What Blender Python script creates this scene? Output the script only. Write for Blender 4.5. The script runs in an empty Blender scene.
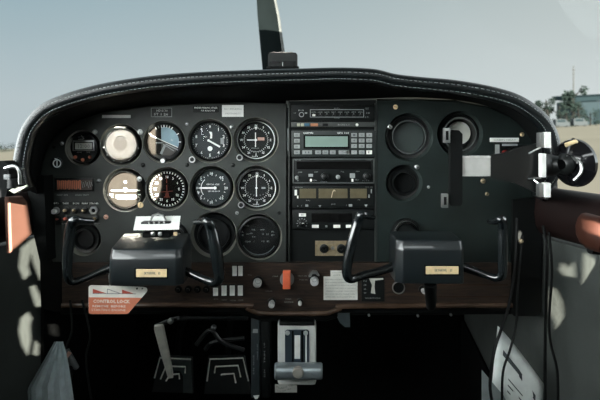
import bpy, bmesh, math, random
from mathutils import Vector, Matrix
random.seed(7)
PI = math.pi
scene = bpy.context.scene
COL = scene.collection
EZ = 1.7            # eye height
CAMD = 1.1          # camera distance to the panel plane (Y = 0)
HZ = 135.0          # image row of the eye level

def S(Y): return .002 * (CAMD + Y) / CAMD
def P(px, py, Y=0.0):
    s = S(Y)
    return Vector(((px - 300) * s, Y, EZ - (py - HZ) * s))

# ------------------------------------------------------------------ materials
MATS = {}
def new_mat(name):
    m = bpy.data.materials.new(name); m.use_nodes = True
    nt = m.node_tree
    return m, nt, nt.nodes['Principled BSDF']
def mat(name, col, rough=.5, metal=0., var=.15, scale=40., bump=0., bscale=300., spec=.5, emit=None, estr=0., coat=0.):
    if name in MATS: return MATS[name]
    m, nt, b = new_mat(name)
    N, L = nt.nodes, nt.links
    tc = N.new('ShaderNodeTexCoord')
    nz = N.new('ShaderNodeTexNoise'); nz.inputs['Scale'].default_value = scale; nz.inputs['Detail'].default_value = 4
    L.new(tc.outputs['Object'], nz.inputs['Vector'])
    cr = N.new('ShaderNodeValToRGB')
    cr.color_ramp.elements[0].position = .3; cr.color_ramp.elements[1].position = .7
    cr.color_ramp.elements[0].color = [c * (1 - var) for c in col] + [1]
    cr.color_ramp.elements[1].color = [min(1, c * (1 + var)) for c in col] + [1]
    L.new(nz.outputs['Fac'], cr.inputs['Fac']); L.new(cr.outputs['Color'], b.inputs['Base Color'])
    b.inputs['Roughness'].default_value = rough; b.inputs['Metallic'].default_value = metal
    b.inputs['Specular IOR Level'].default_value = spec
    b.inputs['Coat Weight'].default_value = coat
    if bump:
        n2 = N.new('ShaderNodeTexNoise'); n2.inputs['Scale'].default_value = bscale; n2.inputs['Detail'].default_value = 3
        L.new(tc.outputs['Object'], n2.inputs['Vector'])
        bp = N.new('ShaderNodeBump'); bp.inputs['Strength'].default_value = bump; bp.inputs['Distance'].default_value = .002
        L.new(n2.outputs['Fac'], bp.inputs['Height']); L.new(bp.outputs['Normal'], b.inputs['Normal'])
    if emit:
        b.inputs['Emission Color'].default_value = list(emit) + [1]; b.inputs['Emission Strength'].default_value = estr
    MATS[name] = m
    return m
def glass_mat(name, fac=.05, tint=(1, 1, 1), rough=.02):
    if name in MATS: return MATS[name]
    m = bpy.data.materials.new(name); m.use_nodes = True
    nt = m.node_tree; nt.nodes.remove(nt.nodes['Principled BSDF'])
    t = nt.nodes.new('ShaderNodeBsdfTransparent'); t.inputs['Color'].default_value = list(tint) + [1]
    g = nt.nodes.new('ShaderNodeBsdfGlossy'); g.inputs['Roughness'].default_value = rough
    mx = nt.nodes.new('ShaderNodeMixShader'); mx.inputs[0].default_value = fac
    nt.links.new(t.outputs[0], mx.inputs[1]); nt.links.new(g.outputs[0], mx.inputs[2])
    nt.links.new(mx.outputs[0], nt.nodes['Material Output'].inputs['Surface'])
    MATS[name] = m
    return m
def wood_mat():
    m, nt, b = new_mat('walnut'); N, L = nt.nodes, nt.links
    tc = N.new('ShaderNodeTexCoord'); mp = N.new('ShaderNodeMapping'); mp.inputs['Scale'].default_value = (6, 6, 55)
    L.new(tc.outputs['Object'], mp.inputs['Vector'])
    nz = N.new('ShaderNodeTexNoise'); nz.inputs['Scale'].default_value = 3; nz.inputs['Detail'].default_value = 7; nz.inputs['Distortion'].default_value = 1.2
    L.new(mp.outputs[0], nz.inputs['Vector'])
    cr = N.new('ShaderNodeValToRGB'); e = cr.color_ramp.elements
    e[0].position = .32; e[0].color = (.005, .0033, .0024, 1); e[1].position = .72; e[1].color = (.048, .028, .018, 1)
    L.new(nz.outputs['Fac'], cr.inputs['Fac']); L.new(cr.outputs[0], b.inputs['Base Color'])
    b.inputs['Roughness'].default_value = .45
    return m

BLK = mat('black_plastic', (.0045, .0056, .0056), .38, bump=.1, spec=.3)
BLKM = mat('matte_black', (.0035, .0042, .0042), .85, spec=.12)
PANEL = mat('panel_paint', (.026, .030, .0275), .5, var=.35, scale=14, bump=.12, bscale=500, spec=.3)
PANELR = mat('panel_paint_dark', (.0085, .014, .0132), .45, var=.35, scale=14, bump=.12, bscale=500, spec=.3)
RIM = mat('cutout_edge_lit', (.15, .15, .13), .35, var=.4, scale=30)  # paler copy of the panel paint; lit rim crescents put into the colour
RADIO = mat('radio_black', (.0045, .006, .006), .45, var=.1, spec=.25)
DIAL = mat('dial_black', (.005, .006, .0065), .6, spec=.2)
DIALG = mat('dial_slate', (.018, .025, .027), .55, spec=.3)
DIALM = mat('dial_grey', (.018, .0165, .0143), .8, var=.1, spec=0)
WHITE = mat('marking_white', (.82, .84, .81), .6, var=.05)
DIM = mat('marking_grey', (.27, .29, .285), .6, var=.05)
LEATH = mat('hood_vinyl', (.0035, .0055, .0062), .34, bump=.35, bscale=260, spec=.4)
HOOD_SHADE = mat('hood_vinyl_shade', (.0028, .0036, .0036), .9, spec=.1)  # darker copy of the hood vinyl, for its shaded underside
STITCH = mat('stitch_thread', (.27, .30, .30), .7)
CHROME = mat('brushed_metal', (.62, .63, .62), .28, 1.0, var=.08)
STEEL = mat('dull_steel', (.42, .43, .42), .42, 1.0, var=.15)
ALU = mat('pale_aluminium', (.55, .57, .56), .45, .6, var=.1)
HORN = mat('horn_black', (.005, .007, .0078), .2, var=.2, spec=.55, coat=.4)
YOKE = mat('yoke_black', (.0062, .0098, .0115), .36, var=.2, bump=.08, bscale=700, spec=.6, coat=.5)
GOLD = mat('nameplate_gold', (.74, .57, .33), .5, .1, var=.12, scale=120)
BRASS = mat('aged_brass', (.30, .24, .15), .5, .5, var=.25, scale=150)
PAPER = mat('paper', (.82, .83, .80), .8, var=.06)
PAPERD = mat('paper_print', (.10, .11, .12), .8)
ORANGE = mat('tag_orange', (.66, .21, .115), .6, var=.1)
FLAG = mat('flag_orange', (.85, .17, .075), .5, var=.06)
RED = mat('red_plastic', (.45, .03, .025), .4)
BUTTON = mat('button_grey', (.26, .28, .275), .5)
BUTTONW = mat('button_white', (.82, .82, .78), .5)
AMBER = mat('amber_window', (.10, .085, .05), .3, var=.2, scale=60)
TREAD = mat('coral_streak', (.62, .21, .12), .5)
LCD = mat('lcd_green', (.17, .24, .21), .35, var=.05, emit=(.5, .68, .6), estr=.05)  # faint glow added to brighten an unlit display
LCDG = mat('lcd_grey', (.46, .47, .41), .4, var=.05)
BLUE = mat('label_blue', (.03, .12, .2), .5)
SLATE = mat('slate_inset', (.03, .045, .06), .35)
SKYB = mat('horizon_blue', (.20, .32, .38), .5)
TRIM = mat('sidewall_trim', (.053, .060, .056), .7, spec=.2, var=.15, scale=10, bump=.2, bscale=150)
SILL = mat('sill_leather', (.009, .0045, .004), .5, spec=.18, var=.12, scale=18, bump=.15)
SILL_SUN = mat('sill_leather_sun', (.092, .043, .030), .6, var=.08, scale=18, spec=.2)  # sill leather coloured as if in the sun
HANDLE = mat('handle_leather', (.034, .0115, .007), .55, spec=.2, var=.12, scale=18)
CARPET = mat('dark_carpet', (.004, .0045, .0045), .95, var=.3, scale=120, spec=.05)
LINING = mat('cabin_lining', (.16, .165, .16), .8)
EDGE = mat('edge_vinyl', (.065, .040, .027), .2, var=.3, scale=30)
WOOD = wood_mat()
GLASS = glass_mat('instrument_glass', .008)
WIND = glass_mat('windscreen_glass', .006, (.97, .985, .985))
CABLE = mat('cable_black', (.003, .0036, .0036), .5, spec=.2)
PROP = mat('propeller_black', (.0019, .0026, .0027), .95, spec=0, var=.15, scale=8)
PROPE = mat('propeller_edge_lit', (.028, .030, .029), .8, spec=.1)  # lit edge of the blade, painted in a paler colour

# ------------------------------------------------------------------ mesh builder
class MB:
    def __init__(s): s.bm = bmesh.new()
    def faces(s, vs, fs):
        v = [s.bm.verts.new(p) for p in vs]
        for f in fs:
            try: s.bm.faces.new([v[i] for i in f])
            except ValueError: pass
        return s
    def poly(s, pts): return s.faces(pts, [list(range(len(pts)))])
    def box(s, c, size, bevel=0., rot=None, seg=2):
        r = bmesh.ops.create_cube(s.bm, size=1)
        vs = r['verts']
        M = Matrix.Translation(c) @ (rot.to_4x4() if rot else Matrix.Identity(4)) @ Matrix.Diagonal(list(size) + [1])
        bmesh.ops.transform(s.bm, matrix=M, verts=vs)
        if bevel:
            es = list({e for v in vs for e in v.link_edges})
            bmesh.ops.bevel(s.bm, geom=es, offset=bevel, segments=seg, affect='EDGES', profile=.6)
        return s
    # px rectangle at front depth Y, thickness t going forward (+Y)
    def rect(s, x0, y0, x1, y1, Y, t=.002, bevel=0.):
        a, b = P(x0, y0, Y), P(x1, y1, Y)
        return s.box(((a.x + b.x) / 2, Y + t / 2, (a.z + b.z) / 2), (abs(b.x - a.x), t, abs(a.z - b.z)), bevel)
    def flat(s, pts, Y): return s.poly([P(x, y, Y) for x, y in pts])
    def prism(s, pts, Y, t):
        n = len(pts)
        f = [P(x, y, Y) for x, y in pts]; b = [v + Vector((0, t, 0)) for v in f]
        fs = [list(range(n)), list(range(2 * n - 1, n - 1, -1))]
        for i in range(n): fs.append([i, n + i, n + (i + 1) % n, (i + 1) % n])
        return s.faces(f + b, fs)
    def lathe(s, c, prof, n=40, axis=Vector((0, 1, 0)), cap=False):
        # prof: (radius, along axis)
        ax = axis.normalized()
        u = ax.orthogonal().normalized() if abs(ax.y) < .999 else Vector((1, 0, 0))
        w = ax.cross(u)
        vs, fs = [], []
        for r, h in prof:
            for k in range(n):
                a = 2 * PI * k / n
                vs.append(c + ax * h + (u * math.cos(a) + w * math.sin(a)) * r)
        for i in range(len(prof) - 1):
            for k in range(n):
                k2 = (k + 1) % n
                fs.append([i * n + k, i * n + k2, (i + 1) * n + k2, (i + 1) * n + k])
        if cap:
            fs.append(list(range(n))); fs.append([(len(prof) - 1) * n + k for k in range(n)][::-1])
        return s.faces(vs, fs)
    def disc(s, cx, cy, r, Y, n=40, t=0):
        k = S(Y); c = P(cx, cy, Y)
        if t: return s.lathe(c, [(r * k, t), (r * k, 0)], n, cap=True)
        return s.poly([c + Vector((math.cos(2 * PI * i / n) * r * k, 0, math.sin(2 * PI * i / n) * r * k)) for i in range(n)])
    def ring(s, cx, cy, r0, r1, Y, n=48, a0=0, a1=360, t=0):
        k = S(Y); c = P(cx, cy, Y); vs = []; fs = []
        full = abs(a1 - a0) >= 360
        m = n if full else n + 1
        for i in range(m):
            a = math.radians(a0 + (a1 - a0) * i / n)
            d = Vector((math.sin(a), 0, math.cos(a)))
            vs += [c + d * r0 * k, c + d * r1 * k]
        for i in range(n):
            j = (i + 1) % m
            fs.append([2 * i, 2 * j, 2 * j + 1, 2 * i + 1])
        return s.faces(vs, fs)
    def line(s, x0, y0, x1, y1, w, Y, w1=None):
        w1 = w if w1 is None else w1
        d = Vector((x1 - x0, y1 - y0)); d.normalize(); n = Vector((-d.y, d.x))
        return s.flat([(x0 + n.x * w / 2, y0 + n.y * w / 2), (x1 + n.x * w1 / 2, y1 + n.y * w1 / 2),
                       (x1 - n.x * w1 / 2, y1 - n.y * w1 / 2), (x0 - n.x * w / 2, y0 - n.y * w / 2)], Y)
    def tick(s, cx, cy, a, r0, r1, w, Y, w1=None):
        a = math.radians(a)
        return s.line(cx + r0 * math.sin(a), cy - r0 * math.cos(a), cx + r1 * math.sin(a), cy - r1 * math.cos(a), w, Y, w1)
    def text(s, t, cx, cy, h, Y, width=None, rot=0., bold=.0):
        cu = bpy.data.curves.new('t', 'FONT'); cu.body = t; cu.size = 1; cu.align_x = 'CENTER'; cu.align_y = 'CENTER'
        cu.resolution_u = 1; cu.offset = bold
        ob = bpy.data.objects.new('t', cu); COL.objects.link(ob)
        bpy.context.view_layer.update()
        me = bpy.data.meshes.new_from_object(ob.evaluated_get(bpy.context.evaluated_depsgraph_get()))
        bpy.data.objects.remove(ob); bpy.data.curves.remove(cu)
        if len(me.vertices):
            xs = [v.co.x for v in me.vertices]; ys = [v.co.y for v in me.vertices]
            k = h / max(1e-6, (max(ys) - min(ys))); kx = width / (max(xs) - min(xs)) if width else k
            mx, my = (max(xs) + min(xs)) / 2, (max(ys) + min(ys)) / 2
            u = S(Y); c = P(cx, cy, Y); ca, sa = math.cos(rot), math.sin(rot)
            vs = []
            for v in me.vertices:
                x, y = (v.co.x - mx) * kx * u, (v.co.y - my) * k * u
                vs.append(c + Vector((x * ca - y * sa, 0, x * sa + y * ca)))
            s.faces(vs, [list(p.vertices) for p in me.polygons])
        bpy.data.meshes.remove(me)
        return s
    def tube(s, pts, rad, n=12, sq=1.0, cap=True):
        # swept circle along a polyline
        pts = [Vector(p) for p in pts]
        if not hasattr(rad, '__len__'): rad = [rad] * len(pts)
        vs, fs = [], []
        t0 = (pts[1] - pts[0]).normalized(); u = t0.orthogonal().normalized()
        for i, p in enumerate(pts):
            a = pts[max(0, i - 1)]; b = pts[min(len(pts) - 1, i + 1)]
            t = (b - a).normalized()
            u = (u - t * u.dot(t)).normalized(); w = t.cross(u)
            for k in range(n):
                q = 2 * PI * k / n
                vs.append(p + (u * math.cos(q) + w * math.sin(q) * sq) * rad[i])
        for i in range(len(pts) - 1):
            for k in range(n):
                k2 = (k + 1) % n
                fs.append([i * n + k, i * n + k2, (i + 1) * n + k2, (i + 1) * n + k])
        if cap:
            fs.append(list(range(n))[::-1]); fs.append([(len(pts) - 1) * n + k for k in range(n)])
        return s.faces(vs, fs)
    def loft(s, rings, cap=True, closed=True):
        n = len(rings[0]); vs = [p for r in rings for p in r]; fs = []
        for i in range(len(rings) - 1):
            for k in range(n if closed else n - 1):
                k2 = (k + 1) % n
                fs.append([i * n + k, i * n + k2, (i + 1) * n + k2, (i + 1) * n + k])
        if cap and closed:
            fs.append(list(range(n))[::-1]); fs.append([(len(rings) - 1) * n + k for k in range(n)])
        return s.faces(vs, fs)
    def build(s, name, m, parent=None, smooth=35, base=None, fixn=True):
        bm = s.bm
        if fixn: bmesh.ops.recalc_face_normals(bm, faces=bm.faces[:])
        if parent is not None: o0 = ORG[parent.name]
        else:
            if base is None:
                cs = [v.co for v in bm.verts]
                lo = [min(c[i] for c in cs) for i in range(3)]; hi = [max(c[i] for c in cs) for i in range(3)]
                base = Vector(((lo[0] + hi[0]) / 2, (lo[1] + hi[1]) / 2, lo[2]))
            o0 = base
        bmesh.ops.translate(bm, verts=bm.verts[:], vec=-o0)
        me = bpy.data.meshes.new(name); bm.to_mesh(me); bm.free()
        me.materials.append(m)
        if smooth:
            for p in me.polygons: p.use_smooth = True
            try: me.set_sharp_from_angle(angle=math.radians(smooth))
            except Exception: pass
        o = bpy.data.objects.new(name, me); COL.objects.link(o)
        if parent is not None: o.parent = parent
        else: o.location = o0
        ORG[o.name] = o0.copy()
        return o
ORG = {}
def tag(o, label, cat, group=None):
    o['label'] = label; o['category'] = cat
    if group: o['group'] = group
    return o
def thing(name, label, cat, loc, group=None):
    o = bpy.data.objects.new(name, None); o.empty_display_size = .02; COL.objects.link(o); o.location = loc
    ORG[o.name] = Vector(loc)
    return tag(o, label, cat, group)
def structure(o):
    o['kind'] = 'structure'; return o
def part_label(o, t): o['label'] = t; return o
def copy_tree(o, delta, parent=None):
    c = o.copy(); COL.objects.link(c)
    if parent is None:
        c.location = Vector(o.location) + Vector(delta); ORG[c.name] = ORG[o.name] + Vector(delta)
    else: c.parent = parent
    for ch in o.children: copy_tree(ch, delta, c)
    return c
def smooth_path(pts, n=8):
    pts = [Vector(p) for p in pts]; out = []
    for i in range(len(pts) - 1):
        p0, p1, p2, p3 = pts[max(0, i - 1)], pts[i], pts[i + 1], pts[min(len(pts) - 1, i + 2)]
        for k in range(n):
            t = k / n
            out.append(.5 * (2 * p1 + (p2 - p0) * t + (2 * p0 - 5 * p1 + 4 * p2 - p3) * t * t + (-p0 + 3 * p1 - 3 * p2 + p3) * t ** 3))
    out.append(pts[-1]); return out
def interp(v, n=8):
    return [q.x for q in smooth_path([Vector((a, 0, 0)) for a in v], n)]

# ------------------------------------------------------------------ light
SUND = Vector((-.04, .90, -.25)).normalized()      # direction the sunlight travels
sun = bpy.data.lights.new('sun', 'SUN'); sun.energy = 95; sun.angle = math.radians(.16); sun.color = (1, .93, .80)
so = bpy.data.objects.new('sun', sun); COL.objects.link(so)
so.rotation_euler = SUND.to_track_quat('-Z', 'Y').to_euler(); so.location = (1, -6, 6)
w = bpy.data.worlds.new('sky'); scene.world = w; w.use_nodes = True
nt = w.node_tree; N, L = nt.nodes, nt.links
tc = N.new('ShaderNodeTexCoord'); sp = N.new('ShaderNodeSeparateXYZ'); L.new(tc.outputs['Generated'], sp.inputs[0])
def mrange(src, a, b, c, d):
    n = N.new('ShaderNodeMapRange'); n.inputs[1].default_value = a; n.inputs[2].default_value = b
    n.inputs[3].default_value = c; n.inputs[4].default_value = d; L.new(src, n.inputs[0]); return n.outputs[0]
def mixc(f, a, b):
    n = N.new('ShaderNodeMix'); n.data_type = 'RGBA'; L.new(f, n.inputs[0])
    for i, v in ((6, a), (7, b)):
        if isinstance(v, tuple): n.inputs[i].default_value = v
        else: L.new(v, n.inputs[i])
    return n.outputs[2]
elev = mrange(sp.outputs[2], .06, .25, 0, 1)
side = mrange(sp.outputs[0], -.45, .45, 0, 1)
hor = mixc(side, (.48, .555, .58, 1), (.64, .69, .69, 1))
top = mixc(side, (.31, .435, .49, 1), (.48, .54, .535, 1))
fr = mixc(elev, hor, top)
rear = mrange(sp.outputs[1], .72, .0, 0, 1)        # the hazy sky is brightest around the low sun
lft = mrange(sp.outputs[0], -.7, .7, 0, 1)
gel = mrange(sp.outputs[2], .16, .95, 1, 0)
mg = N.new('ShaderNodeMath'); mg.operation = 'MULTIPLY'; L.new(rear, mg.inputs[0]); L.new(gel, mg.inputs[1])
bk = mixc(mg.outputs[0], fr, mixc(lft, (18.5, 19.6, 19.5, 1), (8, 8.8, 8.9, 1)))
bg = nt.nodes['Background']; L.new(bk, bg.inputs[0]); bg.inputs[1].default_value = 1.0

# ------------------------------------------------------------------ camera
cd = bpy.data.cameras.new('camera'); cam = bpy.data.objects.new('camera', cd); COL.objects.link(cam)
cam.location = (0, -CAMD, EZ); cam.rotation_euler = (PI / 2, 0, 0)
cd.sensor_width = 36; cd.lens = 36 * CAMD / 1.2; cd.shift_y = -(200 - HZ) / 600
cd.clip_start = .02; cd.clip_end = 2000
cd.dof.use_dof = True; cd.dof.focus_distance = 1.06; cd.dof.aperture_fstop = 8.0
scene.camera = cam
scene.view_settings.view_transform = 'Standard'; scene.view_settings.look = 'None'
scene.view_settings.gamma = 1; scene.view_settings.exposure = 0.0
try: scene.view_settings.use_curve_mapping = False
except Exception: pass

# ------------------------------------------------------------------ outside
TILT = .044
def gz(x): return TILT * x
m, nt2, b = new_mat('dry_field'); N2, L2 = nt2.nodes, nt2.links
tc2 = N2.new('ShaderNodeTexCoord'); nz = N2.new('ShaderNodeTexNoise'); nz.inputs['Scale'].default_value = .08; nz.inputs['Detail'].default_value = 8
L2.new(tc2.outputs['Object'], nz.inputs['Vector'])
cr = N2.new('ShaderNodeValToRGB'); cr.color_ramp.elements[0].color = (.034, .0335, .028, 1); cr.color_ramp.elements[1].color = (.051, .049, .041, 1)
L2.new(nz.outputs[0], cr.inputs[0]); L2.new(cr.outputs[0], b.inputs['Base Color']); b.inputs['Roughness'].default_value = .95; b.inputs['Specular IOR Level'].default_value = 0
structure(MB().poly([Vector((x, y, gz(x))) for x, y in ((-900, -60), (900, -60), (900, 900), (-900, 900))]).build('ground', m, smooth=0))
LEAF = mat('foliage', (.0046, .0068, .006), .95, var=.4, scale=.5, spec=0)
BARK = mat('bark', (.005, .0048, .0045), .95, spec=0)
def tree(px, Y, h, wd, label, name='tree', group='trees beyond the airfield', dens=260, low=.25):
    x = (px - 300) * S(Y); z0 = gz(x)
    t = thing(name, label, 'tree', (x, Y, z0), group)
    tr = MB(); tr.tube([(x, Y, z0 - .1), (x + .05 * h, Y, z0 + .35 * h), (x, Y, z0 + .8 * h)], [.05 * h, .035 * h, .012 * h], 8)
    for k in range(5):
        a = k * 1.4; tr.tube([(x, Y, z0 + (.3 + .08 * k) * h), (x + math.cos(a) * wd * .35, Y + math.sin(a) * wd * .35, z0 + (.5 + .08 * k) * h)], [.02 * h, .006 * h], 6)
    tr.build('trunk', BARK, t)
    cr = MB()
    blobs = [(x + random.uniform(-.32, .32) * wd, Y + random.uniform(-.3, .3) * wd, z0 + random.uniform(low + .1, .86) * h, random.uniform(.12, .22) * wd) for _ in range(9)]
    for _ in range(dens):
        bx, by, bz, br = random.choice(blobs)
        v = Vector((random.gauss(0, 1), random.gauss(0, 1), random.gauss(0, 1))).normalized() * br * random.uniform(.3, 1.1)
        c = Vector((bx, by, max(z0 + .03 * h, bz + v.z * 1.1))) + Vector((v.x, v.y, 0)); s_ = .045 * h * random.uniform(.7, 1.4)
        a = Vector((random.gauss(0, 1), random.gauss(0, 1), random.gauss(0, 1))).normalized(); b_ = a.orthogonal().normalized()
        cr.poly([c + a * s_, c + b_ * s_ * .6, c - a * s_, c - b_ * s_ * .6])
    cr.build('crown', LEAF, t, smooth=0, fixn=False)
def tp(px, Y, hp, wp, label, **kw): tree(px, Y, hp * S(Y), wp * S(Y), label, **kw)
tp(572, 330, 44, 26, 'tallest tree on the right beyond the field, below the thin mast', dens=420, low=.3)
tp(546, 340, 34, 22, 'round dark tree just right of the hood, leftmost of the right-hand trees', low=.0, dens=420)
tp(559, 375, 26, 24, 'low dark bush between the round tree and the tallest tree', name='bush', low=-.1, dens=420)
tp(578, 304, 24, 22, 'low dark bush in front of the grey hangar, right of the tallest tree', name='bush', low=-.1, dens=420)
tp(590, 278, 17, 26, 'low dark bush at the right edge of the picture, in front of the hangar doors', name='bush', low=-.1, dens=420)
tp(566, 272, 19, 18, 'low dark bush directly below the tallest tree trunk', name='bush', low=-.1, dens=420)
for i, (px, hh, lb) in enumerate(((-3, 2.6, 'dark distant shrub at the left edge of the picture beyond the field'),
                                  (5, 2.2, 'dark distant shrub in the middle of the row left of the hood'),
                                  (12, 2.0, 'dark distant shrub closest to the left end of the hood'),
                                  )):
    tree(px, 240 + 26 * i, hh * 1.9, 8 , lb, name='shrub', group='shrubs beyond the field on the left', dens=200, low=-.1)
HANG = mat('hangar_wall', (.0062, .0092, .0105), .95, spec=0); HROOF = mat('hangar_roof', (.0035, .0058, .0066), .95, spec=0); VANM = mat('van_white', (.0125, .0145, .0155), .9, spec=0)
def px_at(px, Y): return (px - 300) * S(Y)
YB_ = 400
x0, x1 = px_at(572, YB_), px_at(680, YB_); HS = 3.9; z0 = gz(x0)
h = thing('hangar', 'long low grey-blue hangar beyond the field on the right', 'building', ((x0 + x1) / 2, YB_, z0))
MB().box(((x0 + x1) / 2, YB_ + 12, z0 + 7), (x1 - x0, 24, 22)).build('wall', HANG, h, 0)
rv = [(x0 - 1.5, YB_ - 2, 17), (x1, YB_ - 2, 21), (x1, YB_ + 26, 24), (x0 - 1.5, YB_ + 26, 20)]
MB().faces([Vector((x, y, z0 + z)) for x, y, z in rv] + [Vector((x, y, z0 + z + 3)) for x, y, z in rv],
           [[0, 1, 2, 3], [4, 5, 6, 7], [0, 1, 5, 4], [1, 2, 6, 5], [2, 3, 7, 6], [3, 0, 4, 7]]).build('roof', HROOF, h, 0)
for k in range(4):
    MB().box((x0 + 7 + k * 13, YB_ - .1, z0 + 6), (8, .3, 11)).build('hangar_door', HROOF, h, 0)
mst = thing('radio_mast', 'thin pale mast rising behind the tallest right-hand tree', 'mast', (px_at(573.5, 360), 360, gz(px_at(573.5, 360))))
xm = px_at(573.5, 360); MASTM = mat('mast_paint', (.0155, .0165, .0165), .9, spec=0)
MB().tube([(xm, 360, gz(xm)), (xm, 360, EZ + (HZ - 66) * S(360))], [.6, .35], 8).build('pole', MASTM, mst)
for k in range(3):
    MB().box((xm, 360, EZ + (HZ - 70 - 4 * k) * S(360)), (1.9 - .4 * k, .4, .4)).build('crossbar', MASTM, mst)
for i, (px, lb) in enumerate(((563, 'small pale parked van below the low bush, left of the two'), (581, 'small pale parked van in front of the grey hangar, right of the two'))):
    Y = 245; x = px_at(px, Y); z = gz(x); u = S(Y); py = HZ - (z - EZ) / u
    v = thing('van', lb, 'van', (x, Y, z), 'parked vans beyond the field')
    MB().prism([(px - 7, py - 7.5), (px - 7, py - 1), (px + 7, py - 1), (px + 7, py - 5), (px + 4.5, py - 5.5), (px + 3, py - 8), (px - 6, py - 8.2)], Y, 3).build('body', VANM, v, 0)
    MB().rect(px - 5.5, py - 7.3, px + 2.5, py - 5.2, Y - .1, .1).build('side_window', HROOF, v, 0)
    for q in (-4.5, 4.5):
        MB().lathe(P(px + q, py - 1, Y - .15), [(1 * u, .8), (1 * u, 0)], 16, cap=True).build('wheel', BLKM, v)

# propeller and cowling
pr = thing('propeller', 'dark propeller blade standing upright beyond the windscreen', 'propeller', P(281, 190, 1.3))
Yp = 1.3; hub = P(284, 190, Yp)
def blade(sgn):
    rings = []
    for t, wdt, tw, ox in ((.03, .05, 50, 0), (.12, .085, 40, 0), (.3, .108, 26, 0), (.55, .105, 16, -.012), (.8, .092, 12, -.026), (.95, .07, 10, -.036), (1., .03, 10, -.038)):
        c = hub + Vector((ox * sgn - .055 * t * sgn, 0, sgn * t * .95)); a = math.radians(tw) * sgn
        e = Vector((math.cos(a), math.sin(a), 0)); nn = Vector((-math.sin(a), math.cos(a), 0))
        th = .012 + .02 * (1 - t)
        rings.append([c + e * wdt * .5, c + nn * th * .4 + e * wdt * .25, c + nn * th * .5 - e * wdt * .2, c - e * wdt * .5, c - nn * th * .5 - e * wdt * .2, c - nn * th * .4 + e * wdt * .25])
    return rings
for sg in (1, -1): MB().loft(blade(sg)).build('blade', PROP, pr, 50)
eg = MB(); rr = blade(1)
eg.tube([r[0] for r in rr[1:]], [.004, .007, .007, .006, .005, .003], 6); part_label(eg.build('lit_edge', PROPE, pr), 'pale blade edge, its lit look painted on')  # light along the blade edge, painted as a pale strip
MB().lathe(hub - Vector((0, .1, 0)), [(.13, 0), (.13, .12), (.11, .25), (.06, .36), (.0, .4)], 32, cap=False).build('spinner', ALU, pr)
cw = MB(); rings = []
for Y, wd, zt in ((.53, .5, .02), (.8, .46, -.01), (1.05, .38, -.03), (1.17, .22, -.07)):
    zb = -.62 if Y < 1.1 else -.35
    r = []
    for k in range(24):
        a = 2 * PI * k / 24; cx, sx = math.cos(a), math.sin(a)
        f = lambda q: math.copysign(abs(q) ** .6, q)
        r.append(Vector((-.02 + f(cx) * wd, Y, EZ + (zt + zb) / 2 + f(sx) * (zt - zb) / 2)))
    rings.append(r)
cw.loft(rings); cwo = cw.build('engine_cowling', mat('cowling_paint', (.12, .13, .13), .4)); tag(cwo, 'grey engine cowling behind the propeller, hidden by the hood', 'cowling')

# ------------------------------------------------------------------ cabin shell
def WL(Y): return -(.52 - .25 * Y) if Y < 0 else -.52 + .10 * Y
def WR(Y): return (.475 - .25 * Y) if Y < 0 else .475 - .02 * Y
ZF = EZ - .80; ZS = EZ - .203; ZR = EZ + .78; ZH = EZ + .45; YBK = -1.5; YFW = .46
def wx(f, Y): return f(max(Y, -.28))
def shell_wall(f, z0, z1, name):
    ys = [YBK, -.9, -.6, -.28, -.2, -.1, 0, .15, .3, YFW]
    sg = -1 if f is WL else 1
    mb = MB(); n = len(ys)
    vs = [Vector((wx(f, y), y, z)) for z in (z0, z1) for y in ys] + [Vector((wx(f, y) + sg * .03, y, z)) for z in (z0, z1) for y in ys]
    fs = []
    for i in range(n - 1):
        fs += [[i, i + 1, n + i + 1, n + i], [2 * n + i, 3 * n + i, 3 * n + i + 1, 2 * n + i + 1], [n + i, n + i + 1, 3 * n + i + 1, 3 * n + i], [i, 2 * n + i, 2 * n + i + 1, i + 1]]
    return structure(mb.faces(vs, fs).build(name, TRIM, smooth=40))
shell_wall(WL, ZF, ZS, 'wall_left'); shell_wall(WR, ZF, ZS, 'wall_right')
# padded leather sills along the window line
for f, nm, sg in ((WL, 'trim_1', 1), (WR, 'trim_2', -1)):
    rings = []
    for y in [YBK + .01, -.9, -.6, -.4, -.28, -.22, -.16, -.1, -.05, 0, .04]:
        x = wx(f, y); r = []
        for k in range(14):
            a = 2 * PI * k / 14
            q = lambda v: math.copysign(abs(v) ** .7, v)
            r.append(Vector((x - sg * .014 + q(math.cos(a)) * .034, y, ZS + .052 + q(math.sin(a)) * .047)))
        rings.append(r)
    structure(MB().loft(rings).build(nm, SILL, smooth=60))
structure(MB().box((-.02, -.5, ZF - .02), (1.3, 2.0, .04)).build('floor', CARPET, smooth=0))
structure(MB().box((-.02, YFW + .015, EZ - .45), (1.14, .03, .80)).build('wall_front', BLKM, smooth=0))
structure(MB().box((0, -.77, ZR + .02), (1.5, 1.5, .04)).build('ceiling', LINING, smooth=0))
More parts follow.
